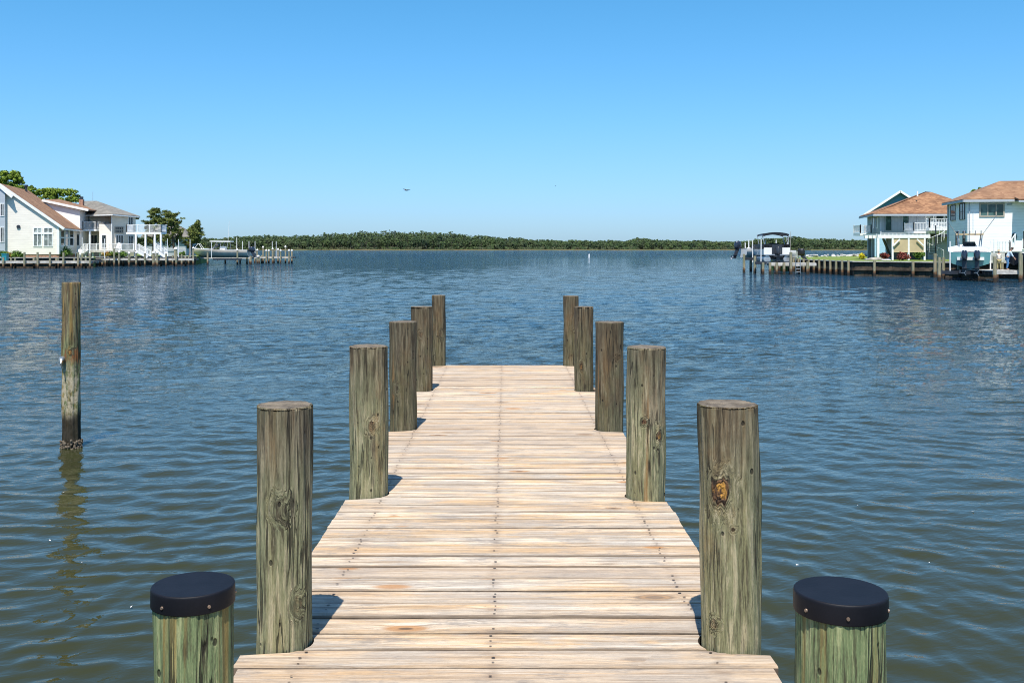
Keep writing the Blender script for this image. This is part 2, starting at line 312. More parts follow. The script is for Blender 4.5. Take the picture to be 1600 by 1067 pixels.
# ------------------------------------------------------------------ mesh helpers
class MB:
    def __init__(s): s.v = []; s.f = []; s.m = []; s.mi = 0
    def add(s, vs, fs, mi=None):
        o = len(s.v); s.v += [tuple(p) for p in vs]; s.f += [tuple(i+o for i in f) for f in fs]; s.m += [s.mi if mi is None else mi]*len(fs)
    def box(s, x0, x1, y0, y1, z0, z1, fr=None, mi=None):
        vs = [Vector((x, y, z)) for z in (z0, z1) for y in (y0, y1) for x in (x0, x1)]
        if fr is not None: vs = [fr @ p for p in vs]
        s.add(vs, [(0, 2, 3, 1), (4, 5, 7, 6), (0, 1, 5, 4), (2, 6, 7, 3), (0, 4, 6, 2), (1, 3, 7, 5)], mi)
    def tube(s, p0, p1, r0, r1=None, n=8, mi=None, caps=True):
        p0 = Vector(p0); p1 = Vector(p1); r1 = r0 if r1 is None else r1
        d = (p1-p0).normalized(); a = Vector((0, 0, 1)) if abs(d.z) < .9 else Vector((1, 0, 0))
        u = d.cross(a).normalized(); w = d.cross(u)
        vs = []
        for p, r in ((p0, r0), (p1, r1)):
            for k in range(n):
                t = 2*PI*k/n; vs.append(p+(u*math.cos(t)+w*math.sin(t))*r)
        fs = [(k, (k+1) % n, n+(k+1) % n, n+k) for k in range(n)]
        if caps: fs += [tuple(range(n))[::-1], tuple(range(n, 2*n))]
        s.add(vs, fs, mi)
    def path(s, pts, r, n=6, mi=None):
        for a, b in zip(pts[:-1], pts[1:]): s.tube(a, b, r, r, n, mi)
    def bar(s, p0, p1, w, h, mi=None):
        p0 = Vector(p0); p1 = Vector(p1); d = (p1-p0).normalized()
        a = Vector((0, 0, 1)) if abs(d.z) < .95 else Vector((0, 1, 0))
        u = d.cross(a).normalized()*w/2; t = u.cross(d).normalized()*h/2
        vs = [p+q for p in (p0, p1) for q in (-u-t, u-t, u+t, -u+t)]
        s.add(vs, [(0, 1, 2, 3), (7, 6, 5, 4), (0, 4, 5, 1), (1, 5, 6, 2), (2, 6, 7, 3), (3, 7, 4, 0)], mi)
    def slab(s, pts, t, mi=None):                # polygon thickened straight down
        n = len(pts); pts = [Vector(p) for p in pts]
        s.add(pts+[p-Vector((0, 0, t)) for p in pts], [tuple(range(n)), tuple(range(2*n-1, n-1, -1))]+[(i, i+n, (i+1) % n+n, (i+1) % n) for i in range(n)], mi)
    def wallprism(s, pts, back, mi=None):        # polygon pushed back along a vector
        n = len(pts); pts = [Vector(p) for p in pts]; bk = Vector(back)
        s.add(pts+[p+bk for p in pts], [tuple(range(n)), tuple(range(2*n-1, n-1, -1))]+[(i, i+n, (i+1) % n+n, (i+1) % n) for i in range(n)], mi)
    def rings(s, rs, mi=None, closed=True, cap=True):   # loft equal-length rings
        n = len(rs[0]); o = len(s.v); vs = [p for r in rs for p in r]; fs = []
        for i in range(len(rs)-1):
            for k in range(n if closed else n-1):
                k2 = (k+1) % n; fs.append((i*n+k, i*n+k2, (i+1)*n+k2, (i+1)*n+k))
        if cap: fs += [tuple(range(n))[::-1], tuple(range((len(rs)-1)*n, len(rs)*n))]
        s.add(vs, fs, mi)
    def ell(s, c, r, n=10, m=6, mi=None):
        c = Vector(c); rs = []
        for i in range(1, m):
            t = PI*i/m
            rs.append([c+Vector((r[0]*math.sin(t)*math.cos(2*PI*k/n), r[1]*math.sin(t)*math.sin(2*PI*k/n), -r[2]*math.cos(t))) for k in range(n)])
        s.rings(rs, mi)
    def build(s, name, mats, parent=None, smooth=False, loc=None):
        me = bpy.data.meshes.new(name)
        vs = s.v
        if loc is not None: vs = [(x-loc[0], y-loc[1], z-loc[2]) for x, y, z in vs]
        me.from_pydata(vs, [], s.f); me.validate()
        if not isinstance(mats, (list, tuple)): mats = [mats]
        for k in mats: me.materials.append(M[k] if isinstance(k, str) else k)
        if len(mats) > 1 and len(me.polygons) == len(s.m): me.polygons.foreach_set('material_index', s.m)
        if smooth: me.polygons.foreach_set('use_smooth', [True]*len(me.polygons))
        o = bpy.data.objects.new(name, me); C.objects.link(o)
        if loc is not None: o.location = loc
        if parent is not None:
            o.parent = parent
            o.matrix_parent_inverse = parent_world(parent).inverted()
        return o
def parent_world(p):
    m = p.matrix_basis.copy()
    while p.parent is not None:
        m = p.parent.matrix_basis @ (p.matrix_parent_inverse @ m) if False else parent_world(p.parent) @ p.matrix_parent_inverse @ m
        break
    return m
def thing(name, label, cat, loc=(0, 0, 0), group=None):
    o = bpy.data.objects.new(name, None); C.objects.link(o); o.location = loc; o.empty_display_size = .2
    o['label'] = label; o['category'] = cat
    if group: o['group'] = group
    return o
def tag(o, label=None, cat=None, group=None, kind=None):
    if label: o['label'] = label
    if cat: o['category'] = cat
    if group: o['group'] = group
    if kind: o['kind'] = kind
    return o
def np_mesh(name, v, f, mat, parent=None, tone=None, smooth=False):
    me = bpy.data.meshes.new(name); n = len(v); k = f.shape[1]
    me.vertices.add(n); me.vertices.foreach_set('co', np.ascontiguousarray(v, dtype=np.float32).ravel())
    me.loops.add(f.size); me.loops.foreach_set('vertex_index', np.ascontiguousarray(f, dtype=np.int32).ravel())
    me.polygons.add(len(f)); me.polygons.foreach_set('loop_start', np.arange(0, f.size, k, dtype=np.int32)); me.polygons.foreach_set('loop_total', np.full(len(f), k, dtype=np.int32))
    if smooth: me.polygons.foreach_set('use_smooth', np.ones(len(f), dtype=bool))
    me.update(calc_edges=True)
    if tone is not None:
        a = me.attributes.new('tone', 'FLOAT_VECTOR', 'POINT'); a.data.foreach_set('vector', np.ascontiguousarray(tone, dtype=np.float32).ravel())
    me.materials.append(M[mat]); o = bpy.data.objects.new(name, me); C.objects.link(o)
    if parent is not None: o.parent = parent; o.matrix_parent_inverse = parent_world(parent).inverted()
    return o
def leaf_cards(c, size, tone, flat=.3, elong=1.5, nrm=None, jit=.55):
    n = len(c); u = rng.normal(size=(n, 3)); u /= np.linalg.norm(u, axis=1)[:, None]
    w = rng.normal(size=(n, 3)); w[:, 2] *= flat; w -= u*(w*u).sum(1)[:, None]; w /= np.linalg.norm(w, axis=1)[:, None]
    if nrm is not None:
        m = nrm/np.maximum(1e-6, np.linalg.norm(nrm, axis=1))[:, None]+rng.normal(size=(n, 3))*jit
        m /= np.linalg.norm(m, axis=1)[:, None]; u -= m*(u*m).sum(1)[:, None]; u /= np.linalg.norm(u, axis=1)[:, None]; w = np.cross(m, u)
    sz = size*rng.uniform(.6, 1.3, n)
    u = u*(sz*.5)[:, None]; w = w*(sz*.5*elong)[:, None]
    v = np.stack([c-w, c+u*.8, c+w, c-u*.8], 1).reshape(-1, 3)
    f = np.arange(4*n).reshape(n, 4)
    return v, f, np.repeat(tone, 4, axis=0)
def clump_points(center, rad, n):
    d = rng.normal(size=(n, 3)); d /= np.linalg.norm(d, axis=1)[:, None]
    r = rng.uniform(0, 1, n)**.45
    return np.array(center)+d*r[:, None]*np.array(rad)

# ------------------------------------------------------------------ sky, sun, camera
sun_dir = Vector((.05, .45, -.92)).normalized()
world = bpy.data.worlds.new('World'); scene.world = world; world.use_nodes = True
wn = world.node_tree; bg = wn.nodes['Background']; W = NT(wn)
sky = wn.nodes.new('ShaderNodeTexSky'); sky.sky_type = 'NISHITA'; sky.sun_disc = False
sky.sun_elevation = math.asin(-sun_dir.z); sky.sun_rotation = math.atan2(-sun_dir.x, -sun_dir.y) % (2*PI)
sky.altitude = 0; sky.air_density = 1.0; sky.dust_density = .4; sky.ozone_density = 2.2
cr = wn.nodes.new('ShaderNodeValToRGB'); cr.color_ramp.interpolation = 'B_SPLINE'; el = cr.color_ramp.elements
el[0].position = 0; el[0].color = (.345, .52, .85, 1); el[1].position = 1; el[1].color = (.68, .84, 1, 1)
for p_, c_ in ((.05, (.36, .555, .85, 1)), (.12, (.36, .62, .87, 1)), (.24, (.27, .68, .84, 1)), (.6, (.31, .64, .89, 1))): e_ = el.new(p_); e_.color = c_
W.l(W.sep(W.coord('Generated'))[2], cr.inputs[0])
wn.links.new(W.mix(1.0, sky.outputs[0], cr.outputs[0], 'MULTIPLY'), bg.inputs[0]); bg.inputs[1].default_value = .14
sl = bpy.data.lights.new('sun', 'SUN'); sl.energy = 5.0; sl.angle = math.radians(.5); sl.color = (1, .95, .87)
so = bpy.data.objects.new('sun', sl); C.objects.link(so); so.rotation_euler = sun_dir.to_track_quat('-Z', 'Y').to_euler(); so.location = (0, -10, 20)
cam = bpy.data.cameras.new('camera'); cam.lens = 36; cam.sensor_width = 36; cam.sensor_fit = 'HORIZONTAL'
cam.shift_x = (800-VX)/1600; cam.shift_y = -(533.5-VY)/1600; cam.clip_end = 20000; cam.clip_start = .05
co = bpy.data.objects.new('camera', cam); C.objects.link(co); co.location = (0, 0, CAMZ); co.rotation_euler = (PI/2, 0, 0); scene.camera = co
scene.view_settings.view_transform = 'Standard'; scene.view_settings.look = 'None'; scene.view_settings.exposure = .50; scene.view_settings.gamma = 1
scene.cycles.use_denoising = True; scene.cycles.denoiser = 'OPENIMAGEDENOISE'; scene.cycles.denoising_input_passes = 'RGB_ALBEDO_NORMAL'; scene.cycles.denoising_prefilter = 'NONE'; scene.cycles.use_adaptive_sampling = False; scene.cycles.caustics_reflective = False; scene.cycles.caustics_refractive = False; scene.cycles.sample_clamp_indirect = 4; scene.cycles.filter_width = 1.05

# ------------------------------------------------------------------ water
def build_water():
    ys = [-6.0]
    while ys[-1] < 170: ys.append(ys[-1]+.011+.0042*abs(ys[-1]))
    ys = np.array(ys); nx = 860; u = np.linspace(-1, 1, nx)
    Y = np.repeat(ys[:, None], nx, 1); half = .60*np.maximum(ys, 0)+7.0
    X = u[None, :]*half[:, None]; Z = np.zeros_like(X)
    cell = np.maximum((.011+.0042*np.abs(ys)), 2*half/nx)[:, None]
    r = np.random.default_rng(11)
    wx = X+.35*np.sin(.7*Y+.5*X)+.2*np.sin(1.3*X-.4*Y); wy = Y+.35*np.sin(.6*X-.3*Y+1)+.2*np.sin(1.1*Y+.8*X)
    K = 90
    lam = np.exp(r.uniform(math.log(.10), math.log(2.0), K))
    for i in range(K):
        th = math.radians(66)+r.normal()*math.radians(42)      # travel direction
        k = 2*PI/lam[i]; w = math.exp(-((math.log(lam[i]/.40))/.8)**2)
        slope = .0205*(.22+w) * (1.5 if lam[i] < .45 else .85)
        fade = np.clip((lam[i]/cell-2.2)/2.5, 0, 1)
        Z += fade*(slope/k)*np.sin(k*(math.cos(th)*wx+math.sin(th)*wy)+r.uniform(0, 6.28))
    gust = .85+.2*np.sin(.23*X+.11*Y+.8)*np.sin(.17*Y-.08*X)+.12*np.sin(.61*X-.27*Y)
    Z *= gust*(.64+1.05*np.clip((Y-9)/16, 0, 1)**1.2)
    edge = np.clip((1-np.abs(u))/.06, 0, 1)[None, :]*np.clip((170-Y)/25, 0, 1)
    Z *= edge
    v = np.stack([X, Y, Z], -1).reshape(-1, 3); ny = len(ys)
    i = np.arange(ny-1)[:, None]*nx+np.arange(nx-1)[None, :]; i = i.ravel()
    f = np.stack([i, i+1, i+nx+1, i+nx], 1)
    n0 = len(v)
    v = np.vstack([v, [[-9000, -400, -.16], [9000, -400, -.16], [9000, 14000, -.16], [-9000, 14000, -.16]]])
    f = np.vstack([f, [[n0, n0+1, n0+2, n0+3]]])
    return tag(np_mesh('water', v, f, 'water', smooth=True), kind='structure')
build_water()

# ------------------------------------------------------------------ near dock
dock = thing('dock', 'bleached plank dock between two rows of grey pilings', 'dock', (0, 3, 1.0))
HW = .955; PITCH = .1665
piles = []      # x, y, radius, top above deck, lean, knots[(ang, z, rx, rz, orange)], kind
def add(px0, px1, fy, top, lean=(0, 0), knots=(), kind='pile_grey', xs=None):
    Y = F*1.5/(fy-VY); w = (px1-px0)/F*Y; r = w/2*.985; x = ((px0+px1)/2-VX)/F*(Y+r)
    piles.append([x, Y+r, r, top, lean, knots, kind])
add(398, 487, 1020, .905, (.008, 0), [(-92, .53, .028, .035, 0, .06), (-48, .17, .02, .03, 0, .35)])
add(545, 606, 779, .905, (.004, 0), [(-74, .43, .022, .03, 0, .6)])
add(609, 651, 673, .89, (0, 0), [(-120, .35, .02, .03, 0, .2)], 'pile_dark')
add(642, 676, 612, .885, (0, 0), [(-100, .6, .02, .03, 0, .2)], 'pile_dark')
add(675, 696, 572, .90, (0, 0), [(-70, .4, .02, .04, 0, .3)], 'pile_dark')
add(1094, 1190, 1022, .91, (-.012, 0), [(-118, .60, .034, .052, 1, 1), (-95, .46, .008, .009, 0, .8), (-136, .10, .016, .018, 0, .5)])
add(978, 1040, 783, .905, (.002, 0), [(-57, .385, .020, .036, .6, .8), (-104, .47, .014, .016, 0, 1)])
add(930, 974, 674, .89, (.002, 0), [(-60, .6, .015, .02, 0, .3)], 'pile_dark')
add(898, 927, 612, .885, (0, 0), [(-112, .26, .02, .04, .4)], 'pile_dark')
add(880, 904, 572, .89, (0, 0), [(-70, .55, .03, .05, 0, .1)], 'pile_dark')
caps = [(gx(302, 2.92), 2.92, .1105, .544), (gx(1313, 2.66), 2.66, .1125, .613)]

def board_end(y, side):
    x = HW
    for p in piles:
        if (p[0] > 0) == (side > 0):
            R = p[2]+.012; dy = y-p[1]
            if abs(dy) < R: x = min(x, abs(p[0])-math.sqrt(R*R-dy*dy))
    for (cx, cy, cr, _) in caps:
        if (cx > 0) == (side > 0):
            R = cr+.02; dy = y-cy
            if abs(dy) < R: x = min(x, abs(cx)-math.sqrt(R*R-dy*dy))
    return x
def build_decking():
    v = []; f = []; mi = []; tone = []; eq = []
    y = 1.0; bi = 0; R = random.Random(5)
    yend = 13.18
    while y < yend-.05:
        w = PITCH-R.choice([.005, .007, .009, .013, .007, .016]); y0 = y; y1 = y+w
        tl = (R.random(), R.random(), R.random()); dz = R.uniform(-.0025, .0025); tilt = R.uniform(-.012, .012); rot = R.uniform(-.0015, .0015)
        dirty = R.random(); jl = R.uniform(-.002, .003)+(.008 if R.random() < .08 else 0); jr = R.uniform(-.002, .003)+(.008 if R.random() < .08 else 0)
        if 3.60 < y0 < 3.70: jl = .022; jr = .02
        rows = [0, .035, .12, .25, .4, .55, .7, .85, .965, 1]; cols = 22; o = len(v)
        for ri, q in enumerate(rows):
            yy = y0+q*w; xl = -board_end(yy, -1); xr = board_end(yy, 1)
            if abs(xl) > HW-.001: xl -= jl+.001*math.sin(q*5+bi)
            if abs(xr) > HW-.001: xr += jr+.001*math.sin(q*4+bi*2)
            for c in range(cols+1):
                x = xl+(xr-xl)*c/cols; eq.append((q, dirty, 0))
                wob = .0035*mnoise.noise(Vector((x*2.2, bi*3.1, q*1.0)))*(1 if ri in (0, 1, 8, 9) else .3)
                z = 1.0+dz+tilt*(q-.5)*w+.003*mnoise.noise(Vector((x*1.1, bi*7.7, 0)))-(.0045 if ri in (0, len(rows)-1) else 0)
                z += (.0016 if abs(q-.5) > .3 else 0)
                v.append((x, yy+wob+rot*x, z)); tone.append(tl)
        n = cols+1; nr = len(rows)
        for r_ in range(nr-1):
            for c in range(cols): f.append((o+r_*n+c, o+r_*n+c+1, o+(r_+1)*n+c+1, o+(r_+1)*n+c)); mi.append(0)
        # thickness: skirt round the outline
        ring = [o+c for c in range(n)]+[o+r_*n+cols for r_ in range(1, nr)]+[o+(nr-1)*n+c for c in range(cols-1, -1, -1)]+[o+r_*n for r_ in range(nr-2, 0, -1)]
        b0 = len(v)
        for i in ring: a = v[i]; v.append((a[0], a[1], .957)); tone.append(tl); eq.append((0, 0, 0))
        m_ = len(ring)
        for k in range(m_): f.append((ring[k], b0+k, b0+(k+1) % m_, ring[(k+1) % m_])); mi.append(2)
        # nails
        for x0 in (-.05, -.745, .765):
            if abs(x0) > board_end((y0+y1)/2, x0)-.02: continue
            for q in (.2, .5, .8):
                if R.random() < .25: continue
                cx = x0+R.uniform(-.008, .008); cy = y0+w*(q+R.uniform(-.06, .06)); rr = R.uniform(.003, .0055); o2 = len(v)
                for k in range(7):
                    t = 2*PI*k/7; v.append((cx+rr*1.5*math.cos(t), cy+rr*math.sin(t), 1.0+dz+.0050)); tone.append(tl); eq.append((0, 0, 0))
                f.append(tuple(range(o2, o2+7))); mi.append(1)
        y = y0+PITCH; bi += 1
    me = bpy.data.meshes.new('decking'); me.from_pydata(v, [], f)
    me.materials.append(M['deck']); me.materials.append(M['nail']); me.materials.append(M['edge']); me.polygons.foreach_set('material_index', mi)
    a = me.attributes.new('tone', 'FLOAT_VECTOR', 'POINT'); a.data.foreach_set('vector', np.array(tone, dtype=np.float32).ravel())
    a = me.attributes.new('boardq', 'FLOAT_VECTOR', 'POINT'); a.data.foreach_set('vector', np.array(eq, dtype=np.float32).ravel())
    ob = bpy.data.objects.new('decking', me); C.objects.link(ob); ob.parent = dock; ob.matrix_parent_inverse = parent_world(dock).inverted()
build_decking()
for x in (-.68, -.05, .68):
    b = MB(); b.box(x-.03, x+.03, 1.0, 13.1, .74, .955); b.build('stringer', 'under', dock)
for p in piles[:5]:
    b = MB(); b.box(-.95, .95, p[1]-.03-p[2]-.02, p[1]+.01-p[2]-.02, .52, .738); b.build('crossbeam', 'under', dock)

def near_piling(x, y, r, top, lean, knots, mat, parent, zbase=1.0, zlow=-1.5, nth=128, dz=.008, name='piling', flare=.0, rough=1.0):
    S = random.Random(int(x*1000)+int(y*77)); sd = S.uniform(0, 90)
    zs = []; z = -(zbase-zlow)
    while z < top:
        zs.append(z); z += dz if z > -.25 or name == 'mooring_piling' else .08
    zs += [top-.006, top]
    v = []; kn = []
    for iz, z in enumerate(zs):
        for k in range(nth):
            t = 2*PI*k/nth; ct, st = math.cos(t), math.sin(t)
            rr = r*(1+.012*math.sin(2*t+sd)+.01*math.sin(3*t+sd*2+z*1.5))*(1+flare*(-z))
            rr += rough*(.0065*mnoise.noise(Vector((ct*2.5+sd, st*2.5, z*2.6)))+.0038*mnoise.noise(Vector((ct*11+sd, st*11, z*1.1)))+.0018*mnoise.noise(Vector((ct*30, st*30+sd, z*3))))
            kd = 9.0; ko = 0; kk_ = 0
            for (ang, kz, rx, rz, org, *dk_) in knots:
                da = (t-math.radians(ang)+PI) % (2*PI)-PI
                d = math.hypot(da*r/rx, (z-kz)/rz)*(1+.35*mnoise.noise(Vector((ct*9+sd, st*9, z*14))))+.12*mnoise.noise(Vector((ct*40, st*40, z*60+sd)))
                if d < kd: kd = d; ko = org; kk_ = dk_[0] if dk_ else .8
                if d < 3: rr += .006*math.exp(-(d/1.3)**2)*(rx/.03) - (.004*math.exp(-(d/.5)**2))
            if z >= top-.0005: rr -= .004
            v.append((rr*ct+lean[0]*z, rr*st+lean[1]*z, z+(.003*mnoise.noise(Vector((ct*2, st*2, sd))) if z > top-.01 else 0))); kn.append((kd, ko, kk_))
    f = []; mi = []
    for iz in range(len(zs)-1):
        for k in range(nth):
            k2 = (k+1) % nth; f.append((iz*nth+k, iz*nth+k2, (iz+1)*nth+k2, (iz+1)*nth+k)); mi.append(0)
    o = (len(zs)-1)*nth
    prev = len(v)
    for k in range(nth): v.append(v[o+k]); kn.append((9, 0, 0))
    for q in (.75, .5, .25):                    # uneven top
        b0 = len(v)
        for k in range(nth):
            t = 2*PI*k/nth; rq = r*q
            v.append((rq*math.cos(t)+lean[0]*top, rq*math.sin(t)+lean[1]*top, top+.0035*mnoise.noise(Vector((rq*60*math.cos(t), rq*60*math.sin(t), sd))))); kn.append((9, 0, 0))
        for k in range(nth):
            k2 = (k+1) % nth; f.append((prev+k, prev+k2, b0+k2, b0+k)); mi.append(1)
        prev = b0
    f.append(tuple(range(prev, prev+nth))); mi.append(1)
    me = bpy.data.meshes.new(name); me.from_pydata(v, [], f); me.materials.append(M[mat]); me.materials.append(M['end'])
    me.polygons.foreach_set('material_index', mi); me.polygons.foreach_set('use_smooth', [m == 0 for m in mi])
    a = me.attributes.new('knot', 'FLOAT_VECTOR', 'POINT'); a.data.foreach_set('vector', np.array(kn, dtype=np.float32).ravel())
    ob = bpy.data.objects.new(name, me); C.objects.link(ob); ob.location = (x, y, zbase)
    if parent is not None: ob.parent = parent; ob.matrix_parent_inverse = parent_world(parent).inverted()
    return ob
for i, p in enumerate(piles):
    far = p[1] > 8
    near_piling(*p[:6], p[6], dock, nth=72 if far else 144, dz=.02 if far else .008, rough=1.5)
for cx, cy, cr, h in caps:
    o = near_piling(cx, cy, cr*1.0, h-.012, (0, 0), [(-40, .2, .02, .03, 0, .2)], 'pile_green', dock, nth=144)
    o['label'] = 'green tinted piling under a black rubber cap'
    b = MB(); n = 72; prof = [(cr*1.05, h-.052), (cr*1.054, h-.050), (cr*1.05, h-.008), (cr*1.047, h-.005), (cr*1.04, h-.002), (cr*1.028, h-.0004), (cr*1.01, h), (cr*.98, h), (cr*.5, h-.0015), (.004, h-.001)]
    rs = [[(cx+rr*math.cos(2*PI*k/n), cy+rr*math.sin(2*PI*k/n), 1.0+zz) for k in range(n)] for rr, zz in prof]
    b.rings(rs)
    cp = b.build('cap', 'rubber', o, smooth=True)
    for ang in (-118, -52, 20, 90, 160) if cx < 0 else (-152, -99, -30, 40, 110):
        a = math.radians(ang); d = Vector((math.cos(a), math.sin(a), 0)); q = Vector((cx, cy, 1+h-.033))+d*cr*1.054
        sc = MB(); sc.tube(q, q+d*.0035, .005, .004, 10); sc.build('screw', 'steel', o)

# lone mooring piling
lone = thing('mooring_piling', 'lone leaning-free mooring piling rising from open water', 'piling', (gx(106, 12.8), 12.9, 0))
lone['label'] = 'lone wooden piling standing in open water with barnacles at its foot'
near_piling(gx(106, 12.8), 12.9, .106, gz(441, 12.9), (0, 0), [(-75, 1.2, .03, .04, .8)], 'pile_lone', lone, zbase=0, zlow=-1.0, nth=72, dz=.03, name='shaft', rough=2.2)
b = MB()
for k in range(240):
    t = random.uniform(0, 2*PI); z = random.uniform(-.05, .11)*random.uniform(.5, 1); rr = .110+random.uniform(0, .018)
    s = random.uniform(.008, .018); b.ell((lone.location.x+rr*math.cos(t), 12.9+rr*math.sin(t), z), (s, s, s*1.3), 6, 4)
b.build('barnacles', 'shell', lone)
b = MB(); q = P(98, 560, 12.78)
b.tube(q, q+Vector((0, -.05, 0)), .03, .03, 12); b.path([q+Vector((.0, -.05, 0)), q+Vector((.01, -.08, -.05)), q+Vector((.015, -.05, -.12))], .008)
b.build('mooring_hook', 'alu', lone)

# ------------------------------------------------------------------ land
def land(name, poly, top, mat, skirt=-.6):
    b = MB(); tri = tessellate_polygon([[Vector((x, y, 0)) for x, y in poly]]); n = len(poly)
    b.add([(x, y, top) for x, y in poly], [t for t in tri])
    b.add([(x, y, z) for z in (top, skirt) for x, y in poly], [(i, (i+1) % n, (i+1) % n+n, i+n) for i in range(n)])
    return tag(b.build(name, mat), kind='structure')
LB = [(-140, 118), (gx(0, 129), 129), (gx(146, 131), 131), (gx(150, 144), 144), (gx(306, 153), 153)]
land('left_lawn', LB+[(gx(312, 162), 162), (-58, 200), (-90, 300), (-400, 300), (-400, 118)], 1.25, 'grass')
RB = [(30.6, 118), (31.4, 106), (31.7, 93), (34.7, 91), (37.1, 89), (40.5, 86), (60, 70), (110, 40)]
land('right_lawn', RB+[(300, 40), (300, 330), (140, 300), (75, 190), (58, 172), (42, 150)], 1.22, 'grass')

def bulkhead(pts, label, top=1.3, step=2.4, cap=(.20), pile_top=.1, rng_=(0, 99), mat='fpile'):
    t = thing('bulkhead', label, 'bulkhead', (pts[0][0], pts[0][1], 0))
    sh = MB(); cp = MB()
    for (a, b_) in zip(pts[:-1], pts[1:]):
        A = Vector((*a, 0)); B = Vector((*b_, 0)); d = (B-A); L = d.length; d.normalize(); n = Vector((d.y, -d.x, 0))
        k = int(L/.28)
        for i in range(k):                       # sheet piling boards
            s0 = i*L/k; o = random.uniform(.02, .06)
            fr = Matrix.Translation(A)@Matrix(((d.x, n.x, 0, 0), (d.y, n.y, 0, 0), (0, 0, 1, 0), (0, 0, 0, 1)))
            sh.box(s0+.01, s0+L/k-.01, -.05, o, -.6, top-.03, fr)
        cp.box(-.05, L+.05, -.25, .22, top-.03, top+.05, fr); sh.box(0, L, .08, .2, .5, .72, fr)
        kk = max(1, int(L/step))
        for i in range(kk):
            q = A+d*(L*(i+.5)/kk)+n*.28
            pm = MB(); pm.tube((q.x, q.y, -.8), (q.x, q.y, top+pile_top+random.uniform(-.05, .06)), .13, .12, 10); pm.build('piling', mat, t)
    sh.build('sheathing', 'bulk', t); cp.build('cap_board', 'dockl', t)
    return t
bulkhead([LB[0], LB[1], LB[2]], 'low stained timber bulkhead behind the dock below the cream house on the left')
bulkhead([LB[3], LB[4]], 'timber bulkhead in front of the terrace and railings of the two-storey house')
bulkhead([(30.8, 117), (31.4, 106), (31.7, 93)], 'timber bulkhead of closely set posts edging the lawn beside the pontoon boat', 1.28, 1.5)
bulkhead([RB[2], RB[3], RB[4], RB[5], (46, 81.5)], 'stained timber bulkhead below the house raised on posts', 1.28, 2.3)

# rocks at the far side of the right lawn
R = random.Random(3); b = MB()
for i in range(110):
    t = R.random(); x = 38+t*26; y = 143+t*30+R.uniform(-1, 1)
    b.ell((x, y, 1.25+R.uniform(-.1, .25)), (R.uniform(.15, .45), R.uniform(.15, .4), R.uniform(.08, .2)), 7, 4)
tag(b.build('rocks', 'stone'), kind='stuff')

# ------------------------------------------------------------------ far shore and forest
def top_y(px):
    xs = [-400, 250, 330, 400, 470, 520, 560, 600, 640, 700, 740, 790, 850, 900, 980, 1005, 1050, 1100, 1150, 1190, 1240, 1280, 1310, 1340, 1400, 2200]
    ys = [372, 372, 374, 369, 370, 366, 364, 363, 363.5, 365, 369, 372, 376, 377, 377, 374, 378, 378, 379.5, 375, 372, 375, 376, 377, 377, 376]
    return float(np.interp(px, xs, ys))
b = MB(); n = 160; front = []
for i in range(n+1):
    px = -500+i*(2800/n); Yf = 1290+40*math.sin(i*.35)+25*math.sin(i*1.1); front.append((px, Yf))
vs = []; fs = []
for px, Yf in front:
    x = gx(px, Yf); vs += [(x, Yf, -.3), (x, Yf+3, .9), (x*1.02, Yf+45, 1.6), (x*1.5, Yf+900, 6)]
for i in range(n):
    for k in range(3): fs.append((i*4+k, (i+1)*4+k, (i+1)*4+k+1, i*4+k+1))
b.add(vs, fs); tag(b.build('far_shore', 'marsh'), kind='structure')
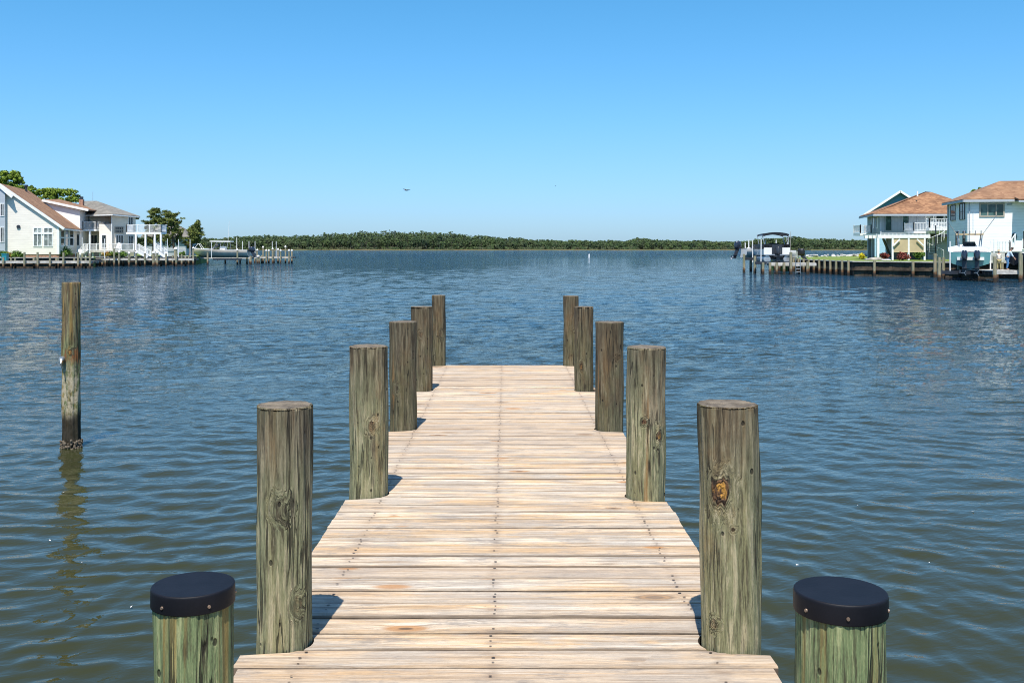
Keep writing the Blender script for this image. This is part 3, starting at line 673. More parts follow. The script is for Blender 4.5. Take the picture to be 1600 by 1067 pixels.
def far_forest():
    cs = []; tn = []; szs = []; ns = []; tr = MB(); R = np.random.default_rng(4)
    for row in range(5):
        cnt = 720
        for i in range(cnt):
            px = -250+2100*(i+R.uniform(-.5, .5))/cnt
            Yf = float(np.interp(px, [p[0] for p in front], [p[1] for p in front]))
            Y = Yf+24+row*13+R.uniform(-6, 6)
            x = gx(px, Y); ht = gz(top_y(px)-(1.2 if px > 980 else .4), Y)
            k = (.66, .80, .90, .96, 1.0)[row]*(1+.05*math.sin(px*.13+row)+.04*math.sin(px*.41+row*2)) - (.22 if row == 0 and math.sin(px*.09+1)+math.sin(px*.23) > .6 else 0)
            H = max(5, ht*(k+R.normal()*.028)); 
            if R.random() < .03: H *= 1.06
            cr = R.uniform(2.4, 4.6); g0 = 1.2
            base_tone = np.clip(R.normal(.42, .22), 0, 1); br = float(R.random() < .35)*R.uniform(.3, 1.3)
            conif = R.random() < .5
            nc = 120 if row < 2 else 80
            dome = clump_points((x, Y, 0), (cr, cr, 1), nc)
            zz = R.uniform((.0, .03, .1, .2, .3)[row], 1, nc)
            shrink = (1.15-zz**2*(.62 if conif else .5))
            dome[:, 0] = x+(dome[:, 0]-x)*shrink; dome[:, 1] = Y+(dome[:, 1]-Y)*shrink
            dome[:, 2] = g0+zz*(H-g0)
            ns.append(np.stack([(dome[:, 0]-x)/cr, (dome[:, 1]-Y)/cr-.25, (zz-.45)*1.5], 1)); cs.append(dome); szs.append(np.full(nc, R.uniform(1.1, 1.8) if row < 2 else R.uniform(1.5, 2.4)))
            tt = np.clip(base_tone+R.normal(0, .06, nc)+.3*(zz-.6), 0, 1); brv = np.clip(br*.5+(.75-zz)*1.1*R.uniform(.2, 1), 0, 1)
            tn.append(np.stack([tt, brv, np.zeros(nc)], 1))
            if row < 2 and R.random() < .6: tr.tube((x, Y-1, .8), (x, Y-1, H*.7), .35, .2, 4, caps=False)
    # low scrub along the bank
    for i in range(900):
        px = -250+2100*R.random(); Yf = float(np.interp(px, [p[0] for p in front], [p[1] for p in front])); Y = Yf+6+R.uniform(0, 14)
        d = clump_points((gx(px, Y), Y, 2.2), (3.5, 2, R.uniform(1.2, 3.2)), 16); cs.append(d); ns.append(np.tile([[0, -.5, .6]], (16, 1))); szs.append(np.full(16, 1.3))
        tn.append(np.stack([np.clip(R.normal(.5, .25)+R.normal(0, .1, 16), 0, 1), np.full(16, float(R.random() < .4)), np.zeros(16)], 1))
    c = np.vstack(cs); t = np.vstack(tn); s = np.concatenate(szs)
    v, f, tone = leaf_cards(c, s, t, 1.0, 1.2, np.vstack(ns), .4)
    o = np_mesh('far_forest', v, f, 'wood', tone=tone); tag(o, kind='stuff')
    tag(tr.build('far_tree_trunks', plain('far_bark', (.11, .095, .07), .9)), kind='stuff')
far_forest()

# ------------------------------------------------------------------ trees
def tree(name, x, y, z0, H, rad, label, mat='oak', clumps=40, per=150, leaf=.35, cat='tree', group=None, trunk=.22):
    t = thing(name, label, cat, (x, y, z0), group)
    b = MB(); top = Vector((x, y, z0+H*.55)); b.tube((x, y, z0), top, trunk, trunk*.6, 8)
    R = np.random.default_rng(int(abs(x*13+y*7))); cs = []; tn = []; ns = []
    for i in range(clumps):
        a = R.uniform(0, 6.28); q = R.uniform(0.1, 1)**.45; e = R.uniform(-.8, 1)
        rr = rad*math.sqrt(max(.05, 1-e*e*.8))*q
        c = (x+rr*math.cos(a), y+rr*math.sin(a), z0+H*.62+e*H*.36)
        cl = rad*R.uniform(.08, .20)
        cs.append(clump_points(c, (cl, cl, cl*.7), per)); ns.append(cs[-1]-np.array(c)+np.array([0, 0, cl*.25])); base = np.clip(R.normal(.5, .25), 0, 1)
        tn.append(np.stack([np.clip(base+R.normal(0, .15, per), 0, 1), np.zeros(per), np.zeros(per)], 1))
        if i % 3 == 0: b.tube(Vector((x, y, z0+H*R.uniform(.3, .55))), c, trunk*.35, trunk*.1, 5)
    b.build('trunk', 'bark', t)
    v, f, tone = leaf_cards(np.vstack(cs), leaf, np.vstack(tn), .6, 1.5, np.vstack(ns), .6); np_mesh('crown', v, f, mat, t, tone)
    return t
def pine(x, y, z0, H, rad, label, seed, lean=0.0):
    t = thing('pine_tree', label, 'tree', (x, y, z0), 'pines beside the shore'); R = np.random.default_rng(seed)
    b = MB(); pts = [Vector((x+lean*k*k*.08, y, z0+H*k/8)) for k in range(9)]
    for k in range(8): b.tube(pts[k], pts[k+1], .2*(1-k/9)+.03, .2*(1-(k+1)/9)+.03, 7)
    cs = []; tn = []
    nb = 46
    for i in range(nb):
        h = R.uniform(.2, 1.0); k = h*8; p = pts[min(7, int(k))].lerp(pts[min(8, int(k)+1)], k-int(k))
        L = rad*(1.08-h*.8)*R.uniform(.45, 1.1); a = R.uniform(0, 6.28); up = R.uniform(.15, .55)
        e = p+Vector((math.cos(a)*L, math.sin(a)*L, L*up))
        m_ = p.lerp(e, .5)-Vector((0, 0, L*.06)); b.tube(p, m_, .055, .04, 5); b.tube(m_, e, .04, .02, 5)
        for j in range(6):
            q = p.lerp(e, .38+.125*j)+Vector(R.normal(size=3))*.14+Vector((0, 0, .08)); n_ = 20
            cs.append(clump_points(q, (.30, .30, .15), n_)); base = np.clip(R.normal(.5, .25), 0, 1)
            tn.append(np.stack([np.clip(base+R.normal(0, .15, n_), 0, 1), np.zeros(n_), np.zeros(n_)], 1))
    b.build('trunk', 'bark', t)
    v, f, tone = leaf_cards(np.vstack(cs), .13, np.vstack(tn), 1.4, 3.6); np_mesh('crown', v, f, 'pine', t, tone)
def bush(px, py, Y, w, h, label, mat='shrub', cat='bush', n=700, leaf=.14):
    x = gx(px, Y); z0 = 1.22; t = thing('shrub', label, cat, (x, Y, z0)); 
    R = np.random.default_rng(int(px*3)); cs = []; tn = []
    for i in range(12):
        a = R.uniform(0, 6.28); q = R.uniform(0, .7); k = n//12
        cs.append(clump_points((x+q*w*.5*math.cos(a), Y+q*w*.5*math.sin(a), z0+h*R.uniform(.25, .75)), (w*.22, w*.22, h*.25), k)); base = np.clip(R.normal(.5, .25), 0, 1)
        tn.append(np.stack([np.clip(base+R.normal(0, .2, k), 0, 1), np.zeros(k), np.zeros(k)], 1))
    v, f, tone = leaf_cards(np.vstack(cs), leaf, np.vstack(tn), .8); np_mesh('foliage', v, f, mat, t, tone)
    b = MB()
    for i in range(6): b.tube((x, Y, z0-.02), (x+R.uniform(-w, w)*.3, Y+R.uniform(-.2, .2), z0+h*.7), .02, .008, 5)
    b.build('stems', 'bark', t)
tree('broadleaf_tree', gx(14, 176), 176, 1.25, gz(267, 176)-1.25, 3.2, 'rounded leafy tree rising behind the cream house, at the photo edge', clumps=240, per=140, leaf=.25)
tree('broadleaf_tree', gx(44, 185), 185, 1.25, gz(289, 185)-1.25, 2.6, 'small dark leafy treetop just behind the brown roof vent', clumps=80, per=110, leaf=.26)
tree('broadleaf_tree', gx(70, 190), 190, 1.25, gz(294, 190)-1.25, 3.4, 'leafy treetop spreading between the two left roofs', clumps=150, per=110, leaf=.26)
tree('broadleaf_tree', gx(98, 190), 190, 1.25, gz(294, 190)-1.25, 3.6, 'leafy treetop showing above the white upper wall and its brown roof', clumps=150, per=110, leaf=.26)
pine(gx(240, 166), 166, 1.25, gz(329, 166)-1.25, 3.2, 'bushy pine tree right behind the white balcony', 21)
pine(gx(272, 160), 160, 1.25, gz(330, 160)-1.25, 3.4, 'tallest dark pine tree between the balcony and the water', 22, -.2)
pine(gx(297, 162), 162, 1.25, gz(349, 162)-1.25, 2.4, 'shorter pine tree closest to the moored cream boat', 23, .3)

# ------------------------------------------------------------------ house helpers
class Face:
    def __init__(s, a, b_):
        s.a = Vector((*a, 0)); s.b = Vector((*b_, 0)); s.d = (s.b-s.a).normalized(); s.L = (s.b-s.a).length; s.n = Vector((s.d.y, -s.d.x, 0))
    def s_(s, px):
        t = (px-VX)/F; return -(s.a.x-t*s.a.y)/(s.d.x-t*s.d.y)
    def p(s, u, z, o=0.0): q = s.a+s.d*u+s.n*o; return Vector((q.x, q.y, z))
    def at(s, px, py, o=0.0):
        u = s.s_(px); return s.p(u, gz(py, s.a.y+s.d.y*u), o)
    def box(s, b, u0, u1, z0, z1, o0, o1, mi=None):
        vs = [s.p(u, z, o) for z in (z0, z1) for o in (o0, o1) for u in (u0, u1)]
        b.add(vs, [(0, 1, 3, 2), (4, 6, 7, 5), (0, 4, 5, 1), (2, 3, 7, 6), (0, 2, 6, 4), (1, 5, 7, 3)], mi)
def window(par, fc, px0, px1, py0, py1, nx=2, ny=1, glass='glass', frame='white', w=.07, name='window', o=0.0):
    A = fc.at(px0, py0); u0 = fc.s_(px0); u1 = fc.s_(px1); um = (u0+u1)/2; Ym = fc.a.y+fc.d.y*um
    z1 = gz(py0, Ym); z0 = gz(py1, Ym)
    b = MB()
    for (ua, ub, za, zb) in ((u0, u1, z1-w, z1), (u0, u1, z0, z0+w), (u0, u0+w, z0+w, z1-w), (u1-w, u1, z0+w, z1-w)): fc.box(b, ua, ub, za, zb, -.01+o, .07+o)
    for i in range(1, nx): uu = u0+(u1-u0)*i/nx; fc.box(b, uu-w*.4, uu+w*.4, z0+w, z1-w, -.01+o, .06+o)
    for i in range(1, ny): zz = z0+(z1-z0)*i/ny; fc.box(b, u0+w, u1-w, zz-w*.35, zz+w*.35, -.008+o, .055+o)
    fo = b.build(name, frame, par)
    g = MB(); fc.box(g, u0+w*.6, u1-w*.6, z0+w*.6, z1-w*.6, -.02+o, .025+o); g.build('pane', glass, fo)
    return fo
def railing(b, pts, h=1.0, post=1.8, bal=.16, r=.05):
    for A, B in zip(pts[:-1], pts[1:]):
        A = Vector(A); B = Vector(B); L = (B-A).length; up = Vector((0, 0, h))
        b.bar(A+up, B+up, .09, .06); b.bar(A+Vector((0, 0, .1)), B+Vector((0, 0, .1)), .05, .05)
        n = max(1, round(L/post))
        for i in range(n+1): q = A.lerp(B, i/n); b.box(q.x-r, q.x+r, q.y-r, q.y+r, q.z, q.z+h+.1)
        k = int(L/bal)
        for i in range(k): q = A.lerp(B, (i+.5)/k); b.box(q.x-.018, q.x+.018, q.y-.018, q.y+.018, q.z+.1, q.z+h)
def wallpoly(par, poly, mat, name='wall'):
    """poly: list of (x,y,z0,z1) corners going round; vertical walls between them + top"""
    b = MB(); n = len(poly)
    vs = [(x, y, a) for x, y, a, c in poly]+[(x, y, c) for x, y, a, c in poly]
    b.add(vs, [(i, (i+1) % n, (i+1) % n+n, i+n) for i in range(n)]+[tuple(range(n, 2*n))])
    return b.build(name, mat, par)

# ---- house A: cream, long brown roof slope (left)
A = thing('house', 'ivory house with a long brown roof slope above paired white windows, nearest the left edge', 'house', (gx(50, 140), 142, 1.25))
Rc = Vector((-59.3, 136)); dA = Vector((.973, .229)); nb = Vector((-.229, .973))
def A2(s, t): q = Rc-dA*s+nb*t; return (q.x, q.y)
SW = 7.3; RZ, EZ = 10.9, 5.55
depth = 16.5
fA = Face(A2(2*SW, 0), A2(0, 0)); fAs = Face(A2(0, 0), A2(0, depth))
b = MB(); pts = [(*A2(2*SW, 0), 1.7), (*A2(0, 0), 1.7), (*A2(0, 0), EZ-.1), (*A2(SW, 0), RZ-.15), (*A2(2*SW, 0), EZ-.1)]
b.wallprism(pts, (nb.x*depth, nb.y*depth, 0)); b.build('wall', 'ivory', A)
b = MB(); fA.box(b, .05, 2*SW-.05, 1.1, 1.7, -depth+.1, -.06); b.build('foundation', 'brick', A)
b = MB()
def A3(s, t, z): return (*A2(s, t), z)
sl_ = (RZ-EZ)/SW
b.slab([A3(SW, -.22, RZ+.12), A3(-.6, -.22, EZ-.6*sl_+.12), A3(-.6, depth+.4, EZ-.6*sl_+.12), A3(SW, depth+.4, RZ+.12)], .16)
b.slab([A3(SW, -.22, RZ+.12), A3(SW, depth+.4, RZ+.12), A3(2*SW+.6, depth+.4, EZ-.6*sl_+.12), A3(2*SW+.6, -.22, EZ-.6*sl_+.12)], .16)
rf = b.build('roof', 'brownroof', A)
b = MB(); b.bar(A3(SW, -.25, RZ-.02), A3(-.65, -.25, EZ-.65*sl_-.02), .06, .34); b.bar(A3(-.65, -.22, EZ-.65*sl_-.05), A3(-.65, depth+.4, EZ-.65*sl_-.05), .06, .2)
fA.box(b, 2*SW-.28, 2*SW+.02, 1.7, EZ-.25, 0, .05); b.build('fascia', 'white', A)
b = MB(); q = P(41, 300, 147); b.tube((q.x, q.y, q.z-1.3), (q.x, q.y, q.z+.9), .17, .17, 10); b.tube((q.x, q.y, q.z+.75), (q.x, q.y, q.z+1.0), .26, .26, 10); b.build('flue', 'dark', A)
window(A, fA, 52, 65.5, 355.5, 385.5, 2, 1, 'glasspale', w=.1); window(A, fA, 68, 82.5, 355.5, 385.5, 2, 1, 'glasspale', w=.1)
b = MB(); fA.box(b, fA.s_(51.5), fA.s_(83), 4.35, 4.6, .0, .09); b.build('window_transom', 'white', A)
for a_, c_ in ((94, 100.5), (101, 107), (108, 114.5)): window(A, fAs, a_, c_, 357, 386, 1, 2, 'glass', w=.25)
b = MB(); q = fA.at(29, 354.5); b.tube(q, q-Vector((nb.x, nb.y, 0))*.12, .24, .24, 16); b.build('round_vent', 'dark', A)
# wing at the picture edge
wf = Face((gx(-60, 134), 134), (gx(8, 134), 134))
b = MB(); b.wallprism([wf.p(0, 1.3), wf.p(wf.L, 1.3), wf.at(8, 298), wf.at(-4, 289.5), wf.at(-60, 335)], (-.6, 1.6, 0)); b.build('wing_wall', 'greyw', A)
b = MB(); q1 = wf.at(-4, 286.5, .12); q2 = wf.at(20, 307, .12); q3 = wf.at(-66, 340, .12); bk = Vector((-1.0, 2.6, 0))
b.slab([q1, q2, q2+bk, q1+bk], .18); b.slab([q1, q1+bk, q3+bk, q3], .18); b.build('wing_roof', 'greyroof', A)
b = MB(); b.bar(q1+Vector((0, -.04, -.1)), q2+Vector((0, -.04, -.1)), .06, .34); b.build('wing_fascia', 'white', A)
window(A, wf, .5, 7, 318, 338, 2, 1); window(A, wf, .5, 7, 355, 379, 2, 1)

# ---- house B
B = thing('house', 'two-storey cream house with grey hip roof and white balconies behind a railed terrace', 'house', (gx(165, 152), 154, 1.25))
f1 = Face((gx(58, 149), 149), (gx(125, 149), 149)); f2 = Face((gx(125, 153.5), 153.5), (gx(176, 153.5), 153.5)); f3 = Face((gx(175, 150), 150), (gx(212, 154.5), 154.5)); f4 = Face((gx(155, 150.6), 150.6), (gx(175.6, 150.6), 150.6))
b = MB(); b.wallprism([f1.p(0, 1.2), f1.p(f1.L, 1.2), f1.at(125, 325.5), f1.at(72, 314), f1.at(58, 318)], (-1.2, 9, 0)); b.build('gable_wall', 'whites', B)
b = MB(); b.slab([f1.at(68, 312.3, .4), f1.at(140, 327.6, .4), P(162, 330, 157), P(92, 311.2, 158)], .2); b.build('porch_roof', 'brownroof', B)
b = MB(); b.bar(f1.at(67.5, 313.4, .44), f1.at(140, 328.8, .44), .06, .32); b.build('fascia', 'white', B)
b = MB(); b.wallprism([f2.p(-1, 1.2), f2.p(f2.L, 1.2), f2.p(f2.L, 8.0), f2.p(-1, 8.0)], (0, 8, 0)); b.build('wall', 'cream', B)
b = MB(); b.wallprism([f3.p(0, 1.2), f3.p(f3.L, 1.2), f3.p(f3.L, 7.35), f3.p(0, 7.35)], (-4.6, 12, 0)); b.build('wall', 'cream', B)
b = MB(); b.wallprism([f4.p(0, 1.2), f4.p(f4.L-.05, 1.2), f4.p(f4.L-.05, 6.05), f4.p(0, 6.05)], (0, 2.9, 0)); b.build('bay_wall', 'ivory', B)
E1 = Vector((gx(176, 148.9), 148.9, 7.5)); E2 = Vector((gx(219, 155.2), 155.2, 7.35)); E3 = Vector((gx(219, 155.2)-4.8, 168, 7.35)); E0 = Vector((gx(143, 156), 152.4, 7.5))
A1 = P(151, 314, 160); A0 = P(131, 314.2, 163); E4 = Vector((gx(120, 175), 172, 7.3))
b = MB(); b.slab([E1, E2, A1], .14); b.slab([E0, E1, A1, A0], .14); b.slab([E2, E3, A1], .14); b.slab([E3, E4, A0, A1], .14); b.build('hip_roof', 'greyroof', B)
b = MB(); b.bar(E1+Vector((0, -.03, -.16)), E2+Vector((0, -.03, -.16)), .06, .16); b.bar(E0+Vector((0, -.03, -.16)), E1+Vector((0, -.03, -.16)), .06, .16); b.tube(P(174.5, 334, 149.8), P(174.5, 381, 149.8), .06); b.build('gutter', 'white', B)
b = MB(); q = P(127.5, 311, 158); b.box(q.x-.3, q.x+.3, q.y-.3, q.y+.3, q.z-1.3, q.z-.1); b.build('chimney', 'brick', B)
b = MB(); b.box(q.x-.2, q.x+.2, q.y-.2, q.y+.2, q.z-.1, q.z+.35); b.build('chimney_pot', 'dark', B)
b = MB(); b.tube(P(145, 314, 161), P(145, 300, 161), .03); b.build('aerial', 'alu', B)
window(B, f2, 132, 141, 333, 351, 2, 1, name='balcony_door'); window(B, f2, 141.5, 152.5, 367, 386, 2, 1, name='patio_door'); window(B, f4, 159, 166.5, 367, 388, 1, 1, name='door', o=.02)
window(B, f1, 119.5, 124.7, 366, 384, 1, 1, name='patio_door')
window(B, f3, 179, 192.5, 354, 364.5, 4, 2, 'glass', 'taupe', w=.12); window(B, f3, 180.5, 192.5, 367, 381, 3, 1, 'glass', w=.1)
window(B, f3, 200, 207.5, 339, 352.5, 2, 1, name='balcony_door'); window(B, f3, 200, 208, 368, 384, 2, 1, name='patio_door')
def balcony(par, px0, px1, yfl, ytop, Yf, Yb, name='balcony', posts=(), slabmat='white'):
    z = gz(yfl, Yf); x0, x1 = gx(px0, Yf), gx(px1, Yf); h = gz(ytop, Yf)-z
    b = MB(); b.box(x0, x1, Yf, Yb, z-.28, z); fl = b.build(name, slabmat, par)
    r = MB(); railing(r, [(x0+.05, Yb, z), (x0+.05, Yf+.05, z), (x1-.05, Yf+.05, z), (x1-.05, Yb, z)], h); r.build('railing', 'white', fl)
    for p in posts:
        m_ = MB(); xx = gx(p, Yf); m_.box(xx-.12, xx+.12, Yf+.02, Yf+.26, 1.2, z-.28); m_.build('post', 'white', fl)
    return z
balcony(B, 129, 150.5, 358, 347, 150.2, 153.4, posts=(140,)); balcony(B, 151, 165.5, 358, 347.5, 150.9, 153.4)
balcony(B, 197, 252, 363, 351.5, 149.3, 151.6, posts=(212, 227, 241.5, 251))
# terrace
z = gz(391.5, 146.5); b = MB(); b.box(gx(132, 146.5), gx(211, 146.5), 146.5, 150.3, z-.25, z); b.box(gx(204, 149), gx(256, 149), 150.35, 154, z-.35, z-.1); te = b.build('terrace', 'dockl', B)
b = MB(); railing(b, [(gx(131, 146.6), 146.6, z), (gx(209, 146.6), 146.6, z)], .95); b.build('railing', 'white', te)
for p in range(134, 212, 11):
    b = MB(); b.box(gx(p, 146.8)-.1, gx(p, 146.8)+.1, 146.8, 147, 1.2, z-.25); b.build('post', 'white', te)
def stairs(par, xa, za, xb, zb, Y, w=1.2):
    b = MB(); n = 7
    for i in range(n):
        t = (i+.5)/n; x = xa+(xb-xa)*t; zz = za+(zb-za)*t; b.box(x-.17, x+.17, Y, Y+w, zz-.05, zz)
    b.bar((xa, Y-.03, za-.12), (xb, Y-.03, zb-.12), .06, .25); b.bar((xa, Y+w+.03, za-.12), (xb, Y+w+.03, zb-.12), .06, .25)
    st = b.build('stairs', 'white', par)
    
    for yy in (Y, Y+w): r = MB(); railing(r, [(xa, yy, za), (xb, yy, zb)], .9, 1.5); r.build('handrail', 'white', st)
stairs(B, gx(214, 147), z, gx(232, 147), 1.27, 146.6); stairs(B, gx(243, 149), 2.4, gx(258, 149), 1.27, 148.9); stairs(B, gx(136, 146), z, gx(128, 146), 1.27, 144.9)
def lawn_chair(px, Y, z, label):
    x = gx(px, Y); t = thing('lawn_chair', label, 'chair', (x, Y, z), 'white slatted chairs by the cream houses')
    b = MB(); b.slab([(x-.3, Y-.25, z+.38), (x+.3, Y-.25, z+.38), (x+.28, Y+.3, z+.3), (x-.28, Y+.3, z+.3)], .04); b.build('seat', 'white', t)
    b = MB()
    for i in range(5): xx = x-.24+i*.12; hh = .75+.08*math.cos((i-2)*.9); b.bar((xx, Y+.25, z+.3), (xx*1.0, Y+.5, z+.3+hh), .1, .03)
    b.build('backrest', 'white', t)
    for s in (-1, 1):
        b = MB(); b.box(x+s*.34-.07, x+s*.34+.07, Y-.32, Y+.4, z+.56, z+.59); b.build('armrest', 'white', t)
        b = MB(); b.bar((x+s*.32, Y-.25, z), (x+s*.32, Y-.25, z+.56), .05, .1); b.build('leg', 'white', t)
        b = MB(); b.bar((x+s*.3, Y+.4, z), (x+s*.3, Y+.25, z+.56), .05, .1); b.build('leg', 'white', t)
lawn_chair(122.5, 143, 1.27, 'white slatted lawn chair at the foot of the terrace, right of the brown roof eave')
lawn_chair(184, 148, z, 'white slatted chair behind the terrace railing under the cream wall')
# small house behind
S_ = thing('house', 'low pale grey bungalow half hidden behind the pines', 'house', (gx(270, 178), 178, 1.25))
fs = Face((gx(225, 176), 176), (gx(290, 178), 178)); b = MB(); b.wallprism([fs.p(0, 1.2), fs.p(fs.L, 1.2), fs.p(fs.L, 4.6), fs.p(0, 4.6)], (-1, 10, 0)); b.build('wall', 'greyw', S_)
b = MB(); q1 = fs.p(-.5, 4.5, .7); q2 = fs.p(fs.L+.5, 4.5, .7); q3 = fs.p(fs.L-1, 6.5, -5); q4 = fs.p(1, 6.5, -5); b.slab([q1, q2, q3, q4], .15); b.slab([q2, q2+Vector((-1, 11, 0)), q3], .15); b.build('roof', 'greyroof', S_)
for a_, c_ in ((254, 259), (260, 265), (274, 281)): window(S_, fs, a_, c_, 371, 384, 1, 1)
# low pale blue fence
t = thing('garden_fence', 'low pale blue board fence between the terrace stairs and the pines', 'fence', (gx(275, 157), 157, 1.22)); b = MB(); ff = Face((gx(258, 157), 157), (gx(291, 157), 157))
k = 22
for i in range(k): ff.box(b, ff.L*i/k+.01, ff.L*(i+1)/k-.01, 1.2, 2.4, 0, .03)
b.build('boards', 'greyw', t); b = MB(); ff.box(b, 0, ff.L, 2.4, 2.46, -.03, .06); b.build('rail', 'white', t)
for px, Y, w, h, lab, m_ in ((6, 131.5, 2.2, 1.0, 'green shrub beside the teal bin at the left edge', 'shrub'), (15, 131.8, 1.6, .9, 'orange flowering shrub behind the teal bin', 'fl_o'), (25, 132, 2.0, 1.1, 'dark green shrub in front of the ivory gable wall', 'shrub'), (34, 131.6, 1.2, .7, 'small shrub below the round vent', 'shrub'),
        (103, 137.5, 1.7, 1.6, 'upright shrub under the corner windows of the ivory house', 'shrub'), (168, 145.3, 2.0, .9, 'spreading shrub below the terrace, left of the dock piling', 'fl_o'), (178, 145.4, 2.2, .9, 'green shrub below the terrace railing at its middle', 'shrub'), (190, 145.4, 2.4, 1.0, 'green shrub below the terrace, beneath the cream corner wall', 'shrub'),
        (285, 156, 1.4, .9, 'dark shrub at the end of the pale blue fence', 'shrub')):
    bush(px, 0, Y, w, h, lab, m_)
t = thing('bin', 'small teal lidded bin standing on the dock edge, leftmost in the photo', 'bin', (gx(8, 126.8), 126.8, .9)); b = MB(); x = gx(8, 126.8); b.box(x-.3, x+.3, 126.5, 127.1, .9, 1.75); b.build('body', 'tealp', t); b = MB(); b.box(x-.34, x+.34, 126.46, 127.14, 1.75, 1.85); b.build('lid', 'tealp', t)

# ------------------------------------------------------------------ far docks
def fdock(label, quads, zt, pl, mat='dock', cat='dock', name='dock'):
    """quads: deck rectangles as point lists; pl: (px, Y, top_py, capped)"""
    c = quads[0][0]; t = thing(name, label, cat, (c[0], c[1], 0))
    b = MB()
    for q in quads:
        a, b2, c2, d2 = [Vector((*p, zt)) for p in q]; L = (b2-a).length; k = max(1, int(L/.3))
        for i in range(k): b.slab([a.lerp(b2, (i+.03)/k), a.lerp(b2, (i+.97)/k), d2.lerp(c2, (i+.97)/k), d2.lerp(c2, (i+.03)/k)], .05)
    b.build('decking', mat, t)
    b = MB()
    for q in quads:
        a, b2, c2, d2 = [Vector((*p, zt-.17)) for p in q]; b.bar(a, b2, .08, .22); b.bar(d2, c2, .08, .22)
    b.build('stringer', 'dockl', t)
    for px, Y, ty, cap in pl:
        x = gx(px, Y); zt2 = gz(ty, Y)-(.18 if cap else 0); m_ = MB(); m_.tube((x, Y, -.9), (x+random.uniform(-.03, .03), Y, zt2), .14, .125, 10); po = m_.build('piling', 'fpile', t, smooth=False)
        if cap: m_ = MB(); m_.tube((x, Y, zt2-.05), (x, Y, zt2+.04), .17, .17, 10); m_.tube((x, Y, zt2+.04), (x, Y, zt2+.24), .17, .02, 10); m_.build('cap', 'cappile', po)
    return t
def rect(px0, px1, Y0, Y1): return [(gx(px0, Y0), Y0), (gx(px1, Y0), Y0), (gx(px1, Y0), Y1), (gx(px0, Y0), Y1)]
fdock('weathered dock on stubby piles below the ivory house on the left', [rect(-60, 144, 125.8, 127.8)], .95, [(5, 125.5, 402, 0), (38, 125.5, 394, 0), (59, 125.5, 394, 0), (78, 125.5, 394, 0), (99, 125.4, 394.5, 0), (122, 125.4, 394, 0), (140.5, 125.4, 396, 0), (24, 128, 404, 0), (53, 128, 404, 0), (88, 128, 404, 0), (116, 128, 404, 0), (134, 128, 404, 0)])
fdock('orange-tinged dock with white-capped piles in front of the terrace house', [rect(142, 303, 140.4, 142.4)], 1.12, [(178.5, 139.8, 388.5, 0), (186, 140.2, 392, 1), (201.5, 140.2, 394, 1), (213, 140.2, 393, 1), (226.5, 140.2, 393.5, 1), (239.5, 140.2, 393, 1), (246, 140, 393, 1), (259.5, 140, 394, 1), (273.5, 142.6, 387, 1), (275.5, 140, 387, 1), (290, 142.6, 401, 0), (156, 142.5, 403, 0), (170, 142.5, 403, 0), (193, 142.5, 403, 0), (219, 142.5, 403, 0), (252, 142.5, 403, 0)])
fdock('far pier reaching into the bay with white-capped piles of uneven height', [rect(306, 392, 163, 165), rect(392, 455, 167, 171)], 1.12, [(398, 171.5, 388.5, 1), (402, 166.6, 389.5, 1), (411, 171.5, 385, 1), (416, 166.6, 390, 1), (420, 171.5, 390, 1), (426, 166.6, 387.5, 1), (434.5, 171.5, 388.5, 1), (438.5, 166.6, 390, 1), (446, 171.5, 384, 1), (451.5, 166.6, 390, 1), (456, 171.5, 390, 1), (390, 166.6, 399, 0), (405, 166.6, 400, 0), (375, 165.3, 400, 0), (352, 165.3, 400, 0)])
def lift(label, plist, poles, beams, group='boat lifts'):
    x0 = gx(plist[0][0], plist[0][1]); t = thing('boat_lift', label, 'boat lift', (x0, plist[0][1], 0), group)
    for px, Y, ty, cap in plist:
        x = gx(px, Y); z1 = gz(ty, Y); m_ = MB(); m_.tube((x, Y, -.9), (x, Y, z1), .15, .13, 10); po = m_.build('piling', 'fpile', t)
        if cap: m_ = MB(); m_.tube((x, Y, z1-.04), (x, Y, z1+.05), .17, .17, 10); m_.tube((x, Y, z1+.05), (x, Y, z1+.22), .17, .02, 10); m_.build('cap', 'cappile', po)
    for px, Y, ty, by in poles:
        x = gx(px, Y); m_ = MB(); m_.tube((x, Y, gz(by, Y)), (x+random.uniform(-.02, .02), Y, gz(ty, Y)), .05, .045, 8); m_.build('guide_pole', 'white', t)
    for a, c in beams:
        m_ = MB(); m_.bar(a, c, .16, .26); m_.build('cradle_beam', 'dark', t)
    return t
lift('lift of timber piles carrying the cream cabin boat', [(302, 152, 388, 1), (324.5, 156, 394, 0), (371, 156, 391, 1), (386, 160, 398, 0), (392, 157, 400, 0)],
     [(297, 152, 374, 402), (330.5, 155, 378.5, 404), (370, 157, 371, 391), (379, 161, 377, 401), (389, 161, 377, 401), (398.5, 161, 377, 401)],
     [(P(333, 405, 155.5), P(378, 405, 155.5)), (P(333, 405, 160), P(378, 405, 160)), (P(340, 406.5, 155), P(340, 406.5, 160.5)), (P(368, 406.5, 155), P(368, 406.5, 160.5))])
lift('empty lift with slim white guide poles near the pier end', [(409, 167.5, 399, 0), (428, 175, 392, 0)], [(425.5, 174, 377, 401), (431.5, 166, 377, 403)], [(P(412, 403, 168), P(430, 403, 168))])
lift('empty lift poles beside the dock of the terrace house', [(129, 141, 396, 0), (160, 138, 403, 0), (171, 141, 403, 0)], [(128.5, 141, 371, 398), (140, 137.5, 363, 398), (163.5, 139, 373, 404)], [(P(128, 406, 139), P(158, 406, 139)), (P(130, 408, 137.5), P(160, 408, 137.5))])
